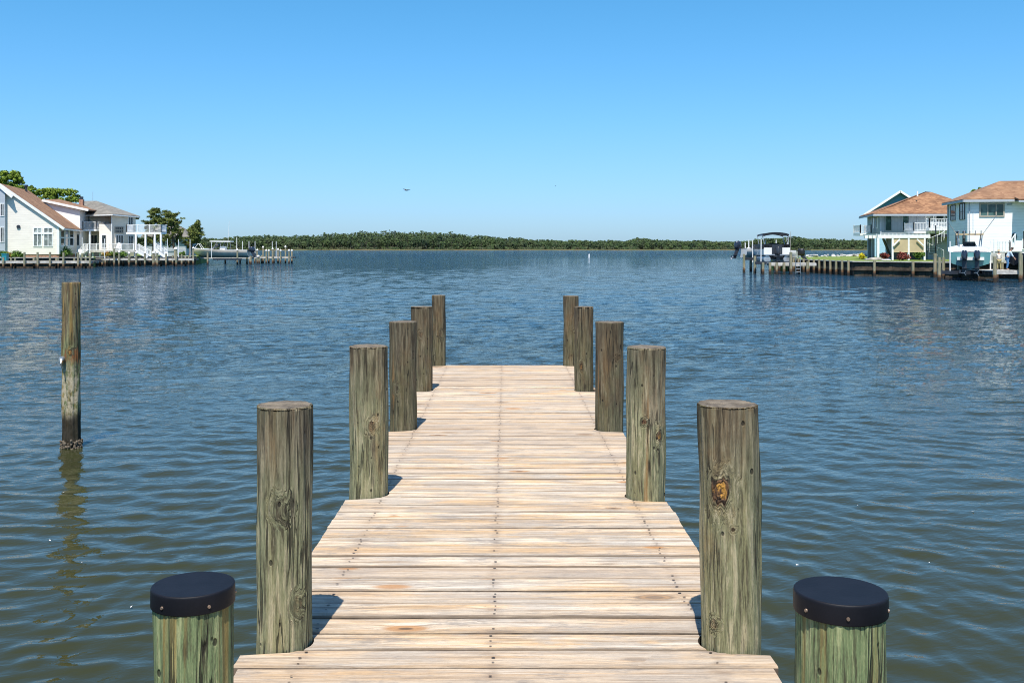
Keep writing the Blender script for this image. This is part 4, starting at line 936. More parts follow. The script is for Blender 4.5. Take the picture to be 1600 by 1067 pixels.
lift('empty lift with three white poles in front of the pines', [(241, 146, 396, 0), (284, 146, 397, 0)], [(240.5, 145, 372, 396), (261.5, 148, 373, 394), (279, 146, 374, 402)], [(P(245, 404, 143), P(282, 404, 143))])

# ------------------------------------------------------------------ boats
def hull_mesh(L, beam, zk, zc, zs, bowrise=.5, n=18, cockpit=.25, trans=.88):
    """local frame: bow +X, stern at 0"""
    rows = []
    for i in range(n+1):
        t = i/n; x = L*t
        wd = trans+(1-trans)*math.sin(min(1, t/.45)*PI/2) if t < .45 else math.cos(((t-.45)/.55)**1.7*PI/2)**.8
        wd = max(.02, wd); hb = beam/2*wd
        hc = hb*(.93-.5*max(0, (t-.5)/.5)); rise = max(0, (t-.6)/.4)**2
        k = zk+(zs-zk)*.75*max(0, (t-.8)/.2)**2.0; c = zc+(zs-zc)*.55*rise; s = zs+bowrise*t*t
        rows.append([(x, -hb, s), (x, -hb*.99, s-.08), (x, -hc, c), (x, 0, k), (x, hc, c), (x, hb*.99, s-.08), (x, hb, s)])
    b = MB(); b.rings(rows, closed=False, cap=False)
    b.add(rows[0], [tuple(range(7))])
    # deck and gunwale
    dk = MB()
    g = [[(r[0][0], r[0][1]*1.01, r[0][2]+.02), (r[0][0], r[0][1]*.82, r[0][2]+.05), (r[0][0], r[0][1]*.78, r[0][2]-(cockpit if .04 < i/n < .7 else -.06)), (r[0][0], 0, r[0][2]-(cockpit if .04 < i/n < .7 else -.10)),
          (r[0][0], -r[0][1]*.78, r[0][2]-(cockpit if .04 < i/n < .7 else -.06)), (r[0][0], -r[0][1]*.82, r[0][2]+.05), (r[0][0], -r[0][1]*1.01, r[0][2]+.02)] for i, r in enumerate(rows)]
    dk.rings(g, closed=False, cap=False)
    return b, dk
def place(t, loc, rz): t.location = loc; t.rotation_euler = (0, 0, rz)
def loc_thing(name, label, cat, group=None): return thing(name, label, cat, (0, 0, 0), group)
def outboard(t, x, y, z, s=1.0, name='outboard', tilt=0.0, cowl='navy'):
    b = MB()
    prof = [(-.16, .14, .0), (-.2, .19, .15), (-.2, .2, .4), (-.14, .17, .56), (-.04, .1, .62)]
    rs = []
    for a, w, zz in prof:
        q = .34 if zz < .5 else .26
        rs.append([Vector((x-.28*s+q*s*math.cos(k*PI/6)*.95-math.sin(tilt)*0, y+w*s*math.sin(k*PI/6), z+zz*s)) for k in range(12)])
    b.rings(rs); o = b.build(name, cowl, t, smooth=True)
    b = MB(); b.bar((x-.28*s, y, z+.05*s), (x-.30*s-math.sin(tilt)*.7*s, y, z-.85*s*math.cos(tilt)), .13*s, .26*s); b.slab([(x-.7*s, y-.14*s, z-.5*s), (x-.1*s, y-.14*s, z-.5*s), (x-.1*s, y+.14*s, z-.5*s), (x-.7*s, y+.14*s, z-.5*s)], .03)
    b.build('leg', 'dark', o)
    b = MB(); e = Vector((x-.34*s-math.sin(tilt)*.7*s, y, z-.8*s*math.cos(tilt)))
    b.ell(e, (.28*s, .06*s, .07*s), 8, 6)
    for k in range(3):
        a = k*2*PI/3; u = Vector((-.03, math.cos(a), math.sin(a))); e2 = e-Vector((.25*s, 0, 0)); b.bar(e2, e2+u*.19*s, .11*s, .02)
    b.build('propeller', 'alu', o)
# cream cabin boat on left lift
t = loc_thing('motorboat', 'cream cabin boat with white hardtop raised on the lift beside the left pier', 'boat')
h, d = hull_mesh(8.6, 2.7, 0, .42, 1.12, .25); h.build('hull', 'hullcream', t, True); d.build('deck', 'gel', t)
b = MB(); b.slab([(2.6, -1.0, 2.55), (5.6, -.95, 2.6), (5.9, -.6, 2.6), (5.9, .6, 2.6), (5.6, .95, 2.6), (2.6, 1.0, 2.55)], .18); b.build('hardtop', 'gel', t)
b = MB()
for s in (-1, 1): b.tube((3.2, s*.9, 1.15), (3.0, s*.9, 2.5), .035); b.tube((4.3, s*.9, 1.3), (4.0, s*.9, 2.5), .035); b.tube((5.3, s*.9, 1.4), (4.6, s*.9, 2.5), .035)
b.build('hardtop_frame', 'alu', t)
b = MB(); b.slab([(4.9, -.9, 1.75), (5.9, -.7, 1.3), (5.9, .7, 1.3), (4.9, .9, 1.75)], .03); b.slab([(4.7, -.9, 2.15), (5.0, -.9, 1.75), (5.0, .9, 1.75), (4.7, .9, 2.15)], .03); b.build('windshield', 'glass', t)
b = MB(); b.box(3.6, 4.3, -.5, .5, .9, 1.75); b.build('console', 'gel', t)
b = MB(); b.path([(7.1, -.55, 1.35), (7.6, -.4, 2.1), (7.9, -.2, 2.15), (8.4, 0, 1.45)], .03); b.path([(7.1, .55, 1.35), (7.6, .4, 2.1), (7.9, .2, 2.15)], .03); b.build('bow_rail', 'white', t)
b = MB(); b.tube((3.0, .85, 2.5), (2.8, .9, 5.6), .025); b.build('antenna', 'white', t)
outboard(t, -.1, -.35, .9, 1.25, tilt=.7); outboard(t, -.1, .35, .9, 1.25, tilt=.7)
place(t, (gx(389, 158), 158, gz(402.5, 158)), math.radians(180))
# pontoon boat, stern towards us
t = loc_thing('pontoon_boat', 'pontoon boat with arched black canopy and silver floats, stern towards the dock', 'boat')
for s in (-1, 1):
    b = MB(); b.tube((.0, s*.95, .33), (6.3, s*.95, .33), .33, .33, 16); b.tube((6.3, s*.95, .33), (7.0, s*.95, .55), .33, .08, 16); b.build('float', 'alu', t, smooth=False)
b = MB(); b.box(-.1, 6.8, -1.28, 1.28, .68, .80); b.build('deck', 'alu', t)
b = MB(); b.box(.1, 6.0, -.6, .6, .30, .68); b.build('underdeck_shade_box', 'black', t)  # solid black box added to stand in for the shade between the floats
b = MB(); b.box(.0, 6.6, -1.28, -1.22, .8, 1.45); b.box(.0, 6.6, 1.22, 1.28, .8, 1.45); b.box(-.02, .04, -1.22, -.5, .8, 1.45); b.box(-.02, .04, .5, 1.22, .8, 1.45); b.build('side_panels', 'gel', t)
b = MB(); b.box(.1, 6.4, -1.3, -.7, 1.3, 1.75); b.box(.1, 6.4, .7, 1.3, 1.3, 1.75); b.box(.1, .9, -1.25, 1.25, 1.42, 1.78); b.box(.0, 6.3, 1.24, 1.42, 1.4, 1.78); b.box(3, 3.8, -.7, .2, .8, 1.9); b.build('seating', 'black', t)
b = MB(); n = 8
prs = [(0.0+0, -1.28+2.56*i/n, 2.66+.2*math.sin(PI*i/n)**.7) for i in range(n+1)]
for x0 in (.6,):
    b.rings([[(x0, p[1], p[2]-.02), (x0, p[1], p[2]+.06)] for p in prs]+[], closed=False, cap=False)
    b.rings([[(x0, p[1], p[2]+.04), (x0+3.2, p[1], p[2]+.04)] for p in prs], closed=False, cap=False)
    b.rings([[(x0, p[1], p[2]-.03), (x0+3.2, p[1], p[2]-.03)] for p in prs], closed=False, cap=False)
for a_, c_ in zip(prs[:-1], prs[1:]): b.bar((.6, a_[1], a_[2]), (.6, c_[1], c_[2]), .12, .24); b.bar((3.8, a_[1], a_[2]), (3.8, c_[1], c_[2]), .09, .16)
b.build('canopy', 'black', t)
b = MB()
for s in (-1, 1): b.tube((2.2, s*1.27, 1.4), (.6, s*1.27, 2.75), .03); b.tube((2.2, s*1.27, 1.4), (3.8, s*1.27, 2.75), .03); b.tube((.1, s*1.15, 1.4), (.6, s*1.27, 2.75), .03)
b.build('canopy_frame', 'alu', t)
outboard(t, -.15, 0, .75, 1.25, cowl='dark')
b = MB(); b.box(-.75, -.05, -.45, .45, .55, .7); b.box(-.1, -.03, -.5, .5, .8, 1.75); b.build('stern_gate', 'dark', t)
place(t, (gx(1214, 101), 101, gz(410, 101)), math.radians(86))
lift('lift with tall white poles around the pontoon boat', [(1162.5, 105.5, 397, 0), (1179.5, 101, 400, 0), (1190.5, 103.5, 409, 0), (1235.5, 100.3, 395, 0), (1173, 110, 398, 0)],
     [(1164.5, 108, 379, 394), (1170, 109, 375, 396), (1176, 106, 375, 410), (1189, 100.5, 374, 410), (1196, 104, 373, 390), (1212.5, 107, 375, 387), (1230, 107, 373, 387)],
     [(P(1180, 411, 100.5), P(1236, 411, 100.5)), (P(1180, 411, 106), P(1236, 411, 106)), (P(1163, 404.5, 105.5), P(1180, 404.5, 105.5))])
t = loc_thing('motorboat', 'low white motorboat with dark raised outboard, left of the pontoon boat', 'boat')
h, d = hull_mesh(6.0, 2.3, 0, .35, .95, .3); h.build('hull', 'gel', t, True); d.build('deck', 'gel', t); b = MB(); b.box(1.5, 2.6, -.5, .5, .6, 1.2); b.build('seat', 'black', t); outboard(t, -.1, 0, .95, 1.3, tilt=.5)
place(t, (gx(1162, 107), 108, gz(403, 108)), math.radians(22))
t = loc_thing('motorboat', 'small white motorboat with black outboard on the lawn edge, right of the pontoon boat', 'boat')
h, d = hull_mesh(5.6, 2.1, 0, .3, .9, .3); h.build('hull', 'gel', t, True); d.build('deck', 'gel', t); outboard(t, 0, 0, .45, 1.2, tilt=.9, cowl='black')
b = MB(); b.box(1.8, 2.6, -.6, .6, .6, 1.4); b.build('seat', 'black', t)
place(t, (gx(1247, 111), 111, 1.28), math.radians(150))
b = MB(); b.box(-1.0, 2.4, -.6, -.5, .0, .1)
fdock('small landing of pale boards with a ladder beside the pontoon boat', [[(gx(1193, 101), 98.2), (gx(1262, 101), 98.2), (gx(1262, 101), 99.8), (gx(1193, 101), 99.8)]], 1.1, [(1192, 98, 410, 0), (1203, 98, 410, 0), (1214, 98, 410, 0), (1225, 98, 410, 0), (1236, 97.8, 394, 0), (1262, 97.8, 409, 0), (1249, 100, 413, 0)], 'dockl')
lp = bpy.data.objects  # ladder on that landing
ld = [o for o in C.objects if o.get('label', '').startswith('small landing')][0]
b = MB(); x0, x1 = gx(1243.5, 98), gx(1250.5, 98)
for x in (x0, x1): b.tube((x, 98, .05), (x, 98, 1.75), .03); b.tube((x, 98, 1.75), (x, 98.5, 1.75), .03)
for k in range(4): b.tube((x0, 98, .25+k*.28), (x1, 98, .25+k*.28), .03)
b.build('ladder', 'alu', ld)
t = thing('marker_pole', 'thin grey pole rising beside the pontoon boat canopy', 'pole', (gx(1235, 99), 99, 1.0)); b = MB(); b.tube((gx(1234, 99), 99, 1.0), P(1235.6, 362, 99), .035, .02); b.build('shaft', 'dock', t)

# centre-console boat with twin outboards
t = loc_thing('fishing_boat', 'sea-green and white fishing boat with twin outboards and a T-top by the white house', 'boat')
h, d = hull_mesh(8.6, 3.05, 0, .45, 1.3, .55, cockpit=.55, trans=.94); h.build('hull', 'hullteal', t, True); d.build('deck', 'gel', t)
b = MB(); b.box(-.7, .3, -.95, .95, .72, .95); b.box(.2, .5, -1.2, 1.2, .9, 1.55); b.build('engine_bracket', 'gel', t)
for i in range(1):
    b = MB(); pr = [(1.5, -1.0), (3.9, -1.0), (4.2, -.6), (4.2, .6), (3.9, 1.0), (1.5, 1.0)]; b.slab([(x, y, 2.78) for x, y in pr], .1); b.build('t_top', 'straw', t)
b = MB()
for s in (-1, 1): b.tube((1.9, s*.75, .8), (1.9, s*.9, 2.72), .04); b.tube((3.5, s*.6, .8), (3.6, s*.85, 2.72), .04); b.tube((1.9, s*.85, 2.0), (3.5, s*.8, 2.72), .03); b.tube((2.2, s*.95, 2.75), (1.2, s*1.9, 4.2), .022)
for k in range(5): b.tube((1.5, -.8+k*.4, 2.7), (1.35, -.8+k*.4, 3.0), .04)
b.tube((2.4, -.25, 2.78), (2.4, -.25, 4.6), .02)
b.build('t_top_frame', 'alu', t)
b = MB(); b.box(2.4, 3.5, -.55, .55, .7, 1.85); b.build('console', 'gel', t)
b = MB(); b.box(2.3, 2.4, -.42, .42, 1.2, 1.85); b.build('helm', 'dark', t)
b = MB(); b.slab([(2.6, -.4, 2.15), (3.0, -.5, 1.85), (3.0, .5, 1.85), (2.6, .4, 2.15)], .03); b.build('windshield', 'glass', t)
b = MB(); b.slab([(1.4, -.85, 1.75), (1.9, -.85, 1.75), (1.9, .85, 1.75), (1.4, .85, 1.75)], .25); b.build('leaning_post', 'gel', t)
# flared bow seen over the transom
b = MB(); rs = []
for i in range(9):
    a = PI*i/8; rs.append([(8.0-2.6*abs(math.cos(a))**1.5, 1.5*math.cos(a), 1.25), (8.3-2.7*abs(math.cos(a))**1.5, 1.56*math.cos(a), 2.05-.35*abs(math.cos(a)))])
b.rings(rs, closed=False, cap=False); b.build('bow_coaming', 'gel', t)
outboard(t, -.55, -.44, .72, 1.22); outboard(t, -.55, .44, .72, 1.22)
place(t, (gx(1518, 79), 79.2, gz(421, 79)), math.radians(67))
lift('dark lift cradle under the sea-green fishing boat', [(1467.5, 78.4, 402, 0), (1474, 84, 402, 0), (1554.5, 84, 402, 0), (1461, 88, 396, 0)],
     [(1484.5, 79.5, 377, 425), (1497.5, 86, 373, 392), (1547.5, 79.5, 377, 424), (1553, 86, 374, 396)],
     [(P(1469, 425.5, 79), P(1554, 427, 79)), (P(1469, 424, 84), P(1554, 424, 84)), (P(1500, 424.5, 78.5), P(1500, 424.5, 85)), (P(1536, 424.5, 78.5), P(1536, 424.5, 85))])
# near right dock with people
fdock('short grey dock carrying the two people at the right edge', [rect(1551, 1597, 75.6, 80)], .86, [(1554.5, 75.3, 401, 0), (1594.5, 75.3, 395, 0), (1557, 80.2, 419, 0), (1596, 80.2, 398, 0)], 'dockl')
t = loc_thing('motorboat', 'white motorboat cut off by the right edge, behind the two people', 'boat')
h, d = hull_mesh(6.5, 2.4, 0, .4, 1.0, .4); h.build('hull', 'navy', t, True); d.build('deck', 'gel', t)
b = MB(); b.box(2.2, 3.4, -.5, .5, .7, 1.4); b.build('console', 'gel', t)
place(t, (gx(1584, 83), 83, gz(415, 83)), math.radians(12))

# ------------------------------------------------------------------ people (skin-grown figures)
def skin_mesh(name, mat, verts, edges, radii, parent, loc):
    me = bpy.data.meshes.new(name); me.from_pydata(verts, edges, []); me.materials.append(M[mat])
    o = bpy.data.objects.new(name, me); C.objects.link(o); o.location = loc
    if parent is not None: o.parent = parent; o.matrix_parent_inverse = parent_world(parent).inverted()
    sk = o.modifiers.new('skin', 'SKIN'); sk.use_smooth_shade = True
    if not me.skin_vertices: 
        bpy.context.view_layer.objects.active = o
    lay = me.skin_vertices[0].data if me.skin_vertices else None
    if lay:
        for i, r in enumerate(radii): lay[i].radius = (r, r)
        lay[0].use_root = True
    s = o.modifiers.new('sub', 'SUBSURF'); s.levels = 1; s.render_levels = 1
    return o
def person(x, y, z, H, yaw, bend, arms, label, shirt, pants, headgear):
    t = thing('person', label, 'person', (x, y, z)); k = H/1.75
    Rm = Matrix.Rotation(yaw, 3, 'Z')
    def tr(p): v = Rm@Vector(p); return Vector((x, y, z))+v*k
    hip = Vector((0, 0, .93)); 
    def up(h, f=0): return hip+Vector((0, -math.sin(bend)*h-f, math.cos(bend)*h))   # person faces -Y
    ch = up(.35); sh = up(.5); nk = up(.58); hd = up(.66, .02); ht = up(.80, .03)
    V = [hip, ch, sh, nk, hd, ht]; E = [(0, 1), (1, 2), (2, 3), (3, 4), (4, 5)]; Rr = [.14, .14, .11, .055, .085, .075]
    LG = {}
    for s in (-1, 1):
        i = len(V); V += [Vector((s*.1, .0, .88)), Vector((s*.12, -.04, .48)), Vector((s*.12, .04, .08)), Vector((s*.13, -.12, .035))]; E += [(0, i), (i, i+1), (i+1, i+2), (i+2, i+3)]; Rr += [.09, .06, .04, .035]
    aj = []
    for s in (-1, 1):
        el, ha = arms[0 if s < 0 else 1]; i = len(V); S0 = sh+Vector((s*.17, 0, -.02)); e_ = Vector(el); h_ = Vector(ha)
        V += [S0, S0+e_, S0+e_+h_]; E += [(2, i), (i, i+1), (i+1, i+2)]; Rr += [.055, .04, .027]; aj.append((S0, S0+e_, S0+e_+h_))
        hd_ = h_.normalized(); sd = Vector((1, 0, 0)) if abs(hd_.x) < .8 else Vector((0, 1, 0)); w = hd_.cross(sd).normalized(); pal = len(V)
        V.append(S0+e_+h_+hd_*.06); E.append((i+2, pal)); Rr.append(.026)
        for q, ln in zip((-.028, -.009, .01, .028), (.07, .085, .08, .062)):
            j = len(V); V += [V[pal]+w*q+hd_*.035, V[pal]+w*q+hd_*(.035+ln*.6)+sd*.01, V[pal]+w*q+hd_*(.03+ln)+sd*.03]; E += [(pal, j), (j, j+1), (j+1, j+2)]; Rr += [.009, .0085, .008]
        j = len(V); V += [V[pal]+w*-.04+sd*.015, V[pal]+w*-.05+sd*.03+hd_*.035]; E += [(pal, j), (j, j+1)]; Rr += [.01, .009]
    o0 = (x, y, z)
    def mk(name, mat, V, E, Rr): return skin_mesh(name, mat, [tuple(tr(p)-Vector(o0)) for p in V], E, [r*k for r in Rr], t, o0)
    mk('body', 'skin', V, E, Rr)
    a, b_ = aj
    mk('shirt', shirt, [hip+Vector((0, 0, -.02)), ch, sh, up(.53), a[0], a[1], a[1].lerp(a[2], .5), b_[0], b_[1], b_[1].lerp(b_[2], .5)], [(0, 1), (1, 2), (2, 3), (2, 4), (4, 5), (5, 6), (2, 7), (7, 8), (8, 9)], [.165, .165, .135, .07, .075, .06, .05, .075, .06, .05])
    mk('trousers', pants, [hip+Vector((0, 0, .02)), Vector((-.1, 0, .86)), Vector((-.12, -.04, .48)), Vector((-.12, .04, .1)), Vector((.1, 0, .86)), Vector((.12, -.04, .48)), Vector((.12, .04, .1))], [(0, 1), (1, 2), (2, 3), (0, 4), (4, 5), (5, 6)], [.155, .11, .08, .06, .11, .08, .06])
    b = MB(); fc = tr(up(.72, .02)); fw = Rm@Vector((0, -1, 0)); rt = Rm@Vector((1, 0, 0))
    b.ell(fc+fw*.095*k-Vector((0, 0, .01)), (.02*k, .02*k, .028*k), 6, 4)
    for s in (-1, 1): b.ell(fc+rt*s*.085*k, (.014*k, .02*k, .03*k), 6, 4)
    b.build('nose_and_ears', 'skin', t)
    b = MB()
    for s in (-1, 1): b.ell(fc+fw*.08*k+rt*s*.03*k+Vector((0, 0, .02*k)), (.012*k, .012*k, .008*k), 6, 4)
    b.ell(fc+fw*.085*k-Vector((0, 0, .05*k)), (.022*k, .01*k, .006*k), 6, 4); b.build('eyes_and_mouth', 'hair', t)
    b = MB(); top = tr(up(.80, .03))
    if headgear == 'hat':
        b.tube(top-Vector((0, 0, .01)), top+Vector((0, 0, .015)), .17*k, .165*k, 16); b.tube(top, top+Vector((0, 0, .11)), .1*k, .085*k, 14); b.build('hat', 'straw', t)
    else: b.ell(top-fw*.015-Vector((0, 0, .01)), (.10*k, .11*k, .09*k), 12, 7); b.build('hair', 'hair', t, smooth=True)
person(gx(1563, 77), 77.2, .86, 1.46, math.radians(165), .18, (((-.05, -.05, -.28), (.02, -.22, -.05)), ((.05, -.05, -.28), (-.02, -.22, -.05))), 'person in straw hat, cream shirt and khaki trousers standing on the right dock', 'shirt1', 'khaki', 'hat')
person(gx(1577, 77.5), 77.8, .86, 1.74, math.radians(70), .42, (((0, -.12, -.26), (.0, -.15, -.22)), ((0, -.12, -.26), (.0, -.18, -.18))), 'bending person in blue jeans and pale shirt on the right dock', 'shirt2', 'jeans', 'hair')

# ------------------------------------------------------------------ right houses
Hc = thing('house', 'blue-grey house raised on posts under a tawny hip roof, with a spiral stair', 'house', (46, 118, 1.22))
a0 = (42.05, 115); d_ = Vector((.985, -.03)).normalized(); s_ = Vector((.2, 1)).normalized()
c0 = Vector(a0); c1 = c0+d_*11.5; c2 = c1+s_*9.5; c3 = c0+s_*9.5
FZ = gz(366, 115); EZ2 = gz(333, 115)
fc = Face(c0, c1); fcs = Face(c3, c0)
wallpoly(Hc, [(c0.x, c0.y, FZ, EZ2), (c1.x, c1.y, FZ, EZ2), (c2.x, c2.y, FZ, EZ2), (c3.x, c3.y, FZ, EZ2)], 'bluegrey')
b = MB(); b.slab([(c.x, c.y, FZ-.005) for c in (c0, c1, c2, c3)], .3); b.build('floor_frame', 'dark', Hc)
def rim(c, o): return c+o
o_ = .85
r0 = c0-d_*o_-s_*o_; r1 = c1+d_*o_-s_*o_; r2 = c2+d_*o_+s_*o_; r3 = c3-d_*o_+s_*o_; ez = EZ2-.05
pk = P(1446, 299.5, 119.5); pk2 = P(1455, 300.2, 120.2)
b = MB(); q = [Vector((*c, ez)) for c in (r0, r1, r2, r3)]
b.slab([q[0], q[1], pk2, pk], .12); b.slab([q[1], q[2], pk2], .12); b.slab([q[2], q[3], pk, pk2], .12); b.slab([q[3], q[0], pk], .12); b.build('roof', 'redroof', Hc)
b = MB(); b.bar(q[0]-Vector((0, .03, .2)), q[1]-Vector((0, .03, .2)), .06, .2); b.bar(q[3]-Vector((.03, 0, .2)), q[0]-Vector((.03, 0, .2)), .06, .2); b.slab([x-Vector((0, 0, .14)) for x in q], .03); b.build('soffit', 'greyw', Hc)
b = MB(); v0 = P(1433.5, 307, 117); b.tube(v0, v0+Vector((0, 0, .6)), .09, .09); b.build('vent_pipe', 'white', Hc)
window(Hc, fc, 1382.5, 1393.5, 334, 361, 1, 1, 'glassg', 'bluegrey'); window(Hc, fc, 1409.5, 1420.5, 333.5, 361, 1, 1, 'glassg', 'bluegrey')
window(Hc, fc, 1446, 1459, 334, 347, 1, 1, 'glasspale', name='balcony_door'); window(Hc, fc, 1461.5, 1475, 334, 347, 1, 1, name='balcony_door'); window(Hc, fc, 1475.5, 1484, 334, 347, 1, 1, 'glasspale', name='balcony_door')
window(Hc, fcs, 1363.5, 1366.3, 335, 357, 1, 1); window(Hc, fcs, 1369.8, 1372, 335, 357, 1, 1)
b = MB(); fc.box(b, fc.s_(1433), fc.s_(1434), FZ, EZ2-.1, 0, .1); fc.box(b, 0, .15, FZ, EZ2-.1, 0, .05); b.build('corner_trim', 'greyw', Hc)
for (px, Y) in ((1359.5, 124), (1364, 119), (1371.5, 114.8), (1386, 121), (1404, 121)):
    b = MB(); x = gx(px, Y); w = .28 if px in (1359.5,) else .14; b.box(x-w, x+w, Y-.15, Y+.15, 1.2, FZ-.3); b.build('post', 'bluegrey' if px < 1370 else 'white', Hc)
b = MB(); ff = Face((gx(1450, 116), 116), (gx(1486, 116), 116)); ff.box(b, 0, ff.L, 1.2, FZ-.3, -5, 0); b.build('lower_room', 'greyw', Hc)
b = MB(); ff = Face((gx(1392, 119), 119), (gx(1450, 119), 119)); ff.box(b, 0, ff.L, 1.2, FZ-.3, -1, 0); b.build('lower_wall', 'taupe', Hc)
b = MB(); b.bar(P(1380, 373, 117), P(1392, 402, 117), .5, .12); b.build('outside_stair', 'dark', Hc)
b = MB(); ff = Face((gx(1388, 118.5), 118.5), (gx(1393, 118.5), 118.5))
balcony(Hc, 1344, 1362, 364.5, 352.5, 118.5, 120.8); balcony(Hc, 1427.5, 1485, 361, 348.5, 112.2, 114.9)
balcony(Hc, 1452, 1485.5, 356, 342.5, 111.3, 112.1)
# pergola with sunshades
zb = gz(370, 109.5); b = MB(); x0, x1 = gx(1371, 109.5), gx(1453, 109.5)
b.box(x0, x1, 109.4, 109.6, zb-.15, zb+.2); b.box(x0, x1, 113.5, 113.65, zb-.15, zb+.2)
for i in range(14): xx = x0+(x1-x0)*i/13; b.box(xx-.04, xx+.04, 109.7, 113.9, zb+.2, zb+.3)
pg = b.build('pergola', 'white', Hc)
for px in (1371.5, 1394.5, 1419.5, 1444.5):
    b = MB(); x = gx(px, 109.5); b.box(x-.09, x+.09, 109.42, 109.6, 1.2, zb-.15); b.build('post', 'white', pg)
for a_, c_ in ((1396, 1418.3), (1420.7, 1443.3)):
    b = MB(); x0, x1 = gx(a_, 109.5), gx(c_, 109.5); b.box(x0, x1, 109.48, 109.52, gz(393.5, 109.5), zb-.16); b.tube((x0, 109.5, gz(393.8, 109.5)), (x1, 109.5, gz(393.8, 109.5)), .06); b.build('sunshade', 'shade', pg)
b = MB(); b.bar(P(1396, 384, 109.3), P(1406, 374, 109.3), .1, .12); b.bar(P(1443, 384, 109.3), P(1433, 374, 109.3), .1, .12); b.build('brace', 'white', pg)
# spiral stair
sc_ = Vector((gx(1462, 110), 110)); b = MB(); b.tube((sc_.x, sc_.y, 1.2), (sc_.x, sc_.y, gz(352, 110)), .07); n = 16; z0, z1 = 1.35, gz(362, 110)
for i in range(n):
    a = i*.5; z = z0+(z1-z0)*i/n; pts = [Vector((sc_.x, sc_.y, z)), Vector((sc_.x+.85*math.cos(a), sc_.y+.85*math.sin(a), z)), Vector((sc_.x+.85*math.cos(a+.55), sc_.y+.85*math.sin(a+.55), z))]; b.slab(pts, .05)
st = b.build('spiral_stair', 'dark', Hc); b = MB(); pr = None
for i in range(n+1):
    a = i*.5; z = z0+(z1-z0)*i/n; p_ = Vector((sc_.x+.87*math.cos(a), sc_.y+.87*math.sin(a), z+.9)); b.tube(p_, p_-Vector((0, 0, .9)), .02, .02, 5)
    if pr: b.tube(pr, p_, .03, .03, 6)
    pr = p_
b.build('handrail', 'white', st)
# house D (behind)
Hd = thing('house', 'tall sky-blue house with a dark blue gable showing behind the tawny roof', 'house', (gx(1410, 158), 158, 1.22))
fd = Face((gx(1357, 156), 156), (gx(1450, 156), 156)); ezd = gz(331, 156); rz = gz(300.5, 156); um = fd.s_(1404.5); ue = fd.s_(1357)
b = MB(); b.wallprism([fd.p(0, 1.2), fd.p(2*um, 1.2), fd.p(2*um, ezd), fd.p(0, ezd)], (7.5, 18, 0)); b.build('wall', 'skyblue', Hd)
b = MB(); b.wallprism([fd.p(0, ezd), fd.p(2*um, ezd), fd.p(um, rz)], (7.5, 18, 0)); b.build('gable', 'teal', Hd)
b = MB(); bk = Vector((8, 18, 0)); e = .6; A_ = fd.p(um, rz+.25, e); L_ = fd.p(-.9, ezd-.35, e); R_ = fd.p(2*um+.9, ezd-.35, e)
b.slab([A_, R_, R_+bk, A_+bk], .15); b.slab([L_, A_, A_+bk, L_+bk], .15); b.build('roof', 'slate', Hd)
b = MB(); b.bar(L_+Vector((0, -.05, -.15)), A_+Vector((0, -.05, -.15)), .06, .3); b.bar(A_+Vector((0, -.05, -.15)), R_+Vector((0, -.05, -.15)), .06, .3); b.build('fascia', 'white', Hd)
# house E
He = thing('house', 'large white clapboard house with brown hip roof at the right edge', 'house', (46, 95, 1.22))
e0 = Vector((41.5, 92)); sd = Vector((1.2, 6.4)).normalized(); fd2 = Vector((6.4, -1.2)).normalized()
e1 = e0+fd2*18; e3 = e0+sd*7.2; e2 = e3+fd2*18; ZE = gz(311, 92)
fe = Face(e0, e1); fes = Face(e3, e0)
wallpoly(He, [(e0.x, e0.y, 2.2, ZE), (e1.x, e1.y, 2.2, ZE), (e2.x, e2.y, 2.2, ZE), (e3.x, e3.y, 2.2, ZE)], 'whites')
b = MB(); fe.box(b, .05, 17.9, 1.1, 2.2, -7, -.05); b.build('foundation', 'stone', He)
o_ = .45; q = [Vector((*c, ZE-.03)) for c in (e0-fd2*o_-sd*o_, e1-sd*o_, e2+sd*o_, e3-fd2*o_+sd*o_)]
pa = P(1562, 283, 95.5); pb = pa+Vector((*(fd2*12), 0))
b = MB(); b.slab([q[0], q[1], pb, pa], .12); b.slab([q[3], q[0], pa], .12); b.slab([q[2], q[3], pa, pb], .12)
x0 = fe.s_(1583); pz = lambda u, o: fe.p(u, 0, o)
s1 = (pa.z-q[0].z)/5.3
b.slab([fe.p(x0, ZE+.12, .4), fe.p(x0, ZE-.12, 1.65), fe.p(18, ZE-.12, 1.65), fe.p(18, ZE+.12, .4)], .12)
b.build('roof', 'brownroof', He)
b = MB(); b.bar(q[0]-Vector((0, .03, .17)), fe.p(x0, ZE-.2, .45), .06, .2); b.bar(q[3]-Vector((.03, 0, .17)), q[0]-Vector((.03, 0, .17)), .06, .2); b.bar(fe.p(x0, ZE-.26, 1.62), fe.p(18, ZE-.26, 1.62), .06, .24)
b.slab([fe.p(-.4, ZE-.2, .4), fe.p(18, ZE-.2, .4), fe.p(18, ZE-.2, 0.01), fe.p(-.4, ZE-.2, 0.01)], .03); b.slab([fe.p(x0, ZE-.26, 1.6), fe.p(18, ZE-.26, 1.6), fe.p(18, ZE-.26, .4), fe.p(x0, ZE-.26, .4)], .03); b.build('soffit', 'greyw', He)
window(He, fe, 1530, 1569.5, 317.5, 339, 3, 1, 'glassg', 'taupe', w=.12)
window(He, fes, 1486, 1493, 321, 345, 2, 2, 'glass', 'black', w=.05); window(He, fes, 1500, 1508, 318, 343.5, 2, 2, 'glass', 'black', w=.05)
window(He, fes, 1494, 1497, 362, 385, 1, 2, 'glass', 'black', w=.05); window(He, fes, 1505, 1508.5, 361, 384, 1, 3, 'glass', 'black', w=.05)
window(He, fe, 1597, 1612, 360, 390, 2, 1)
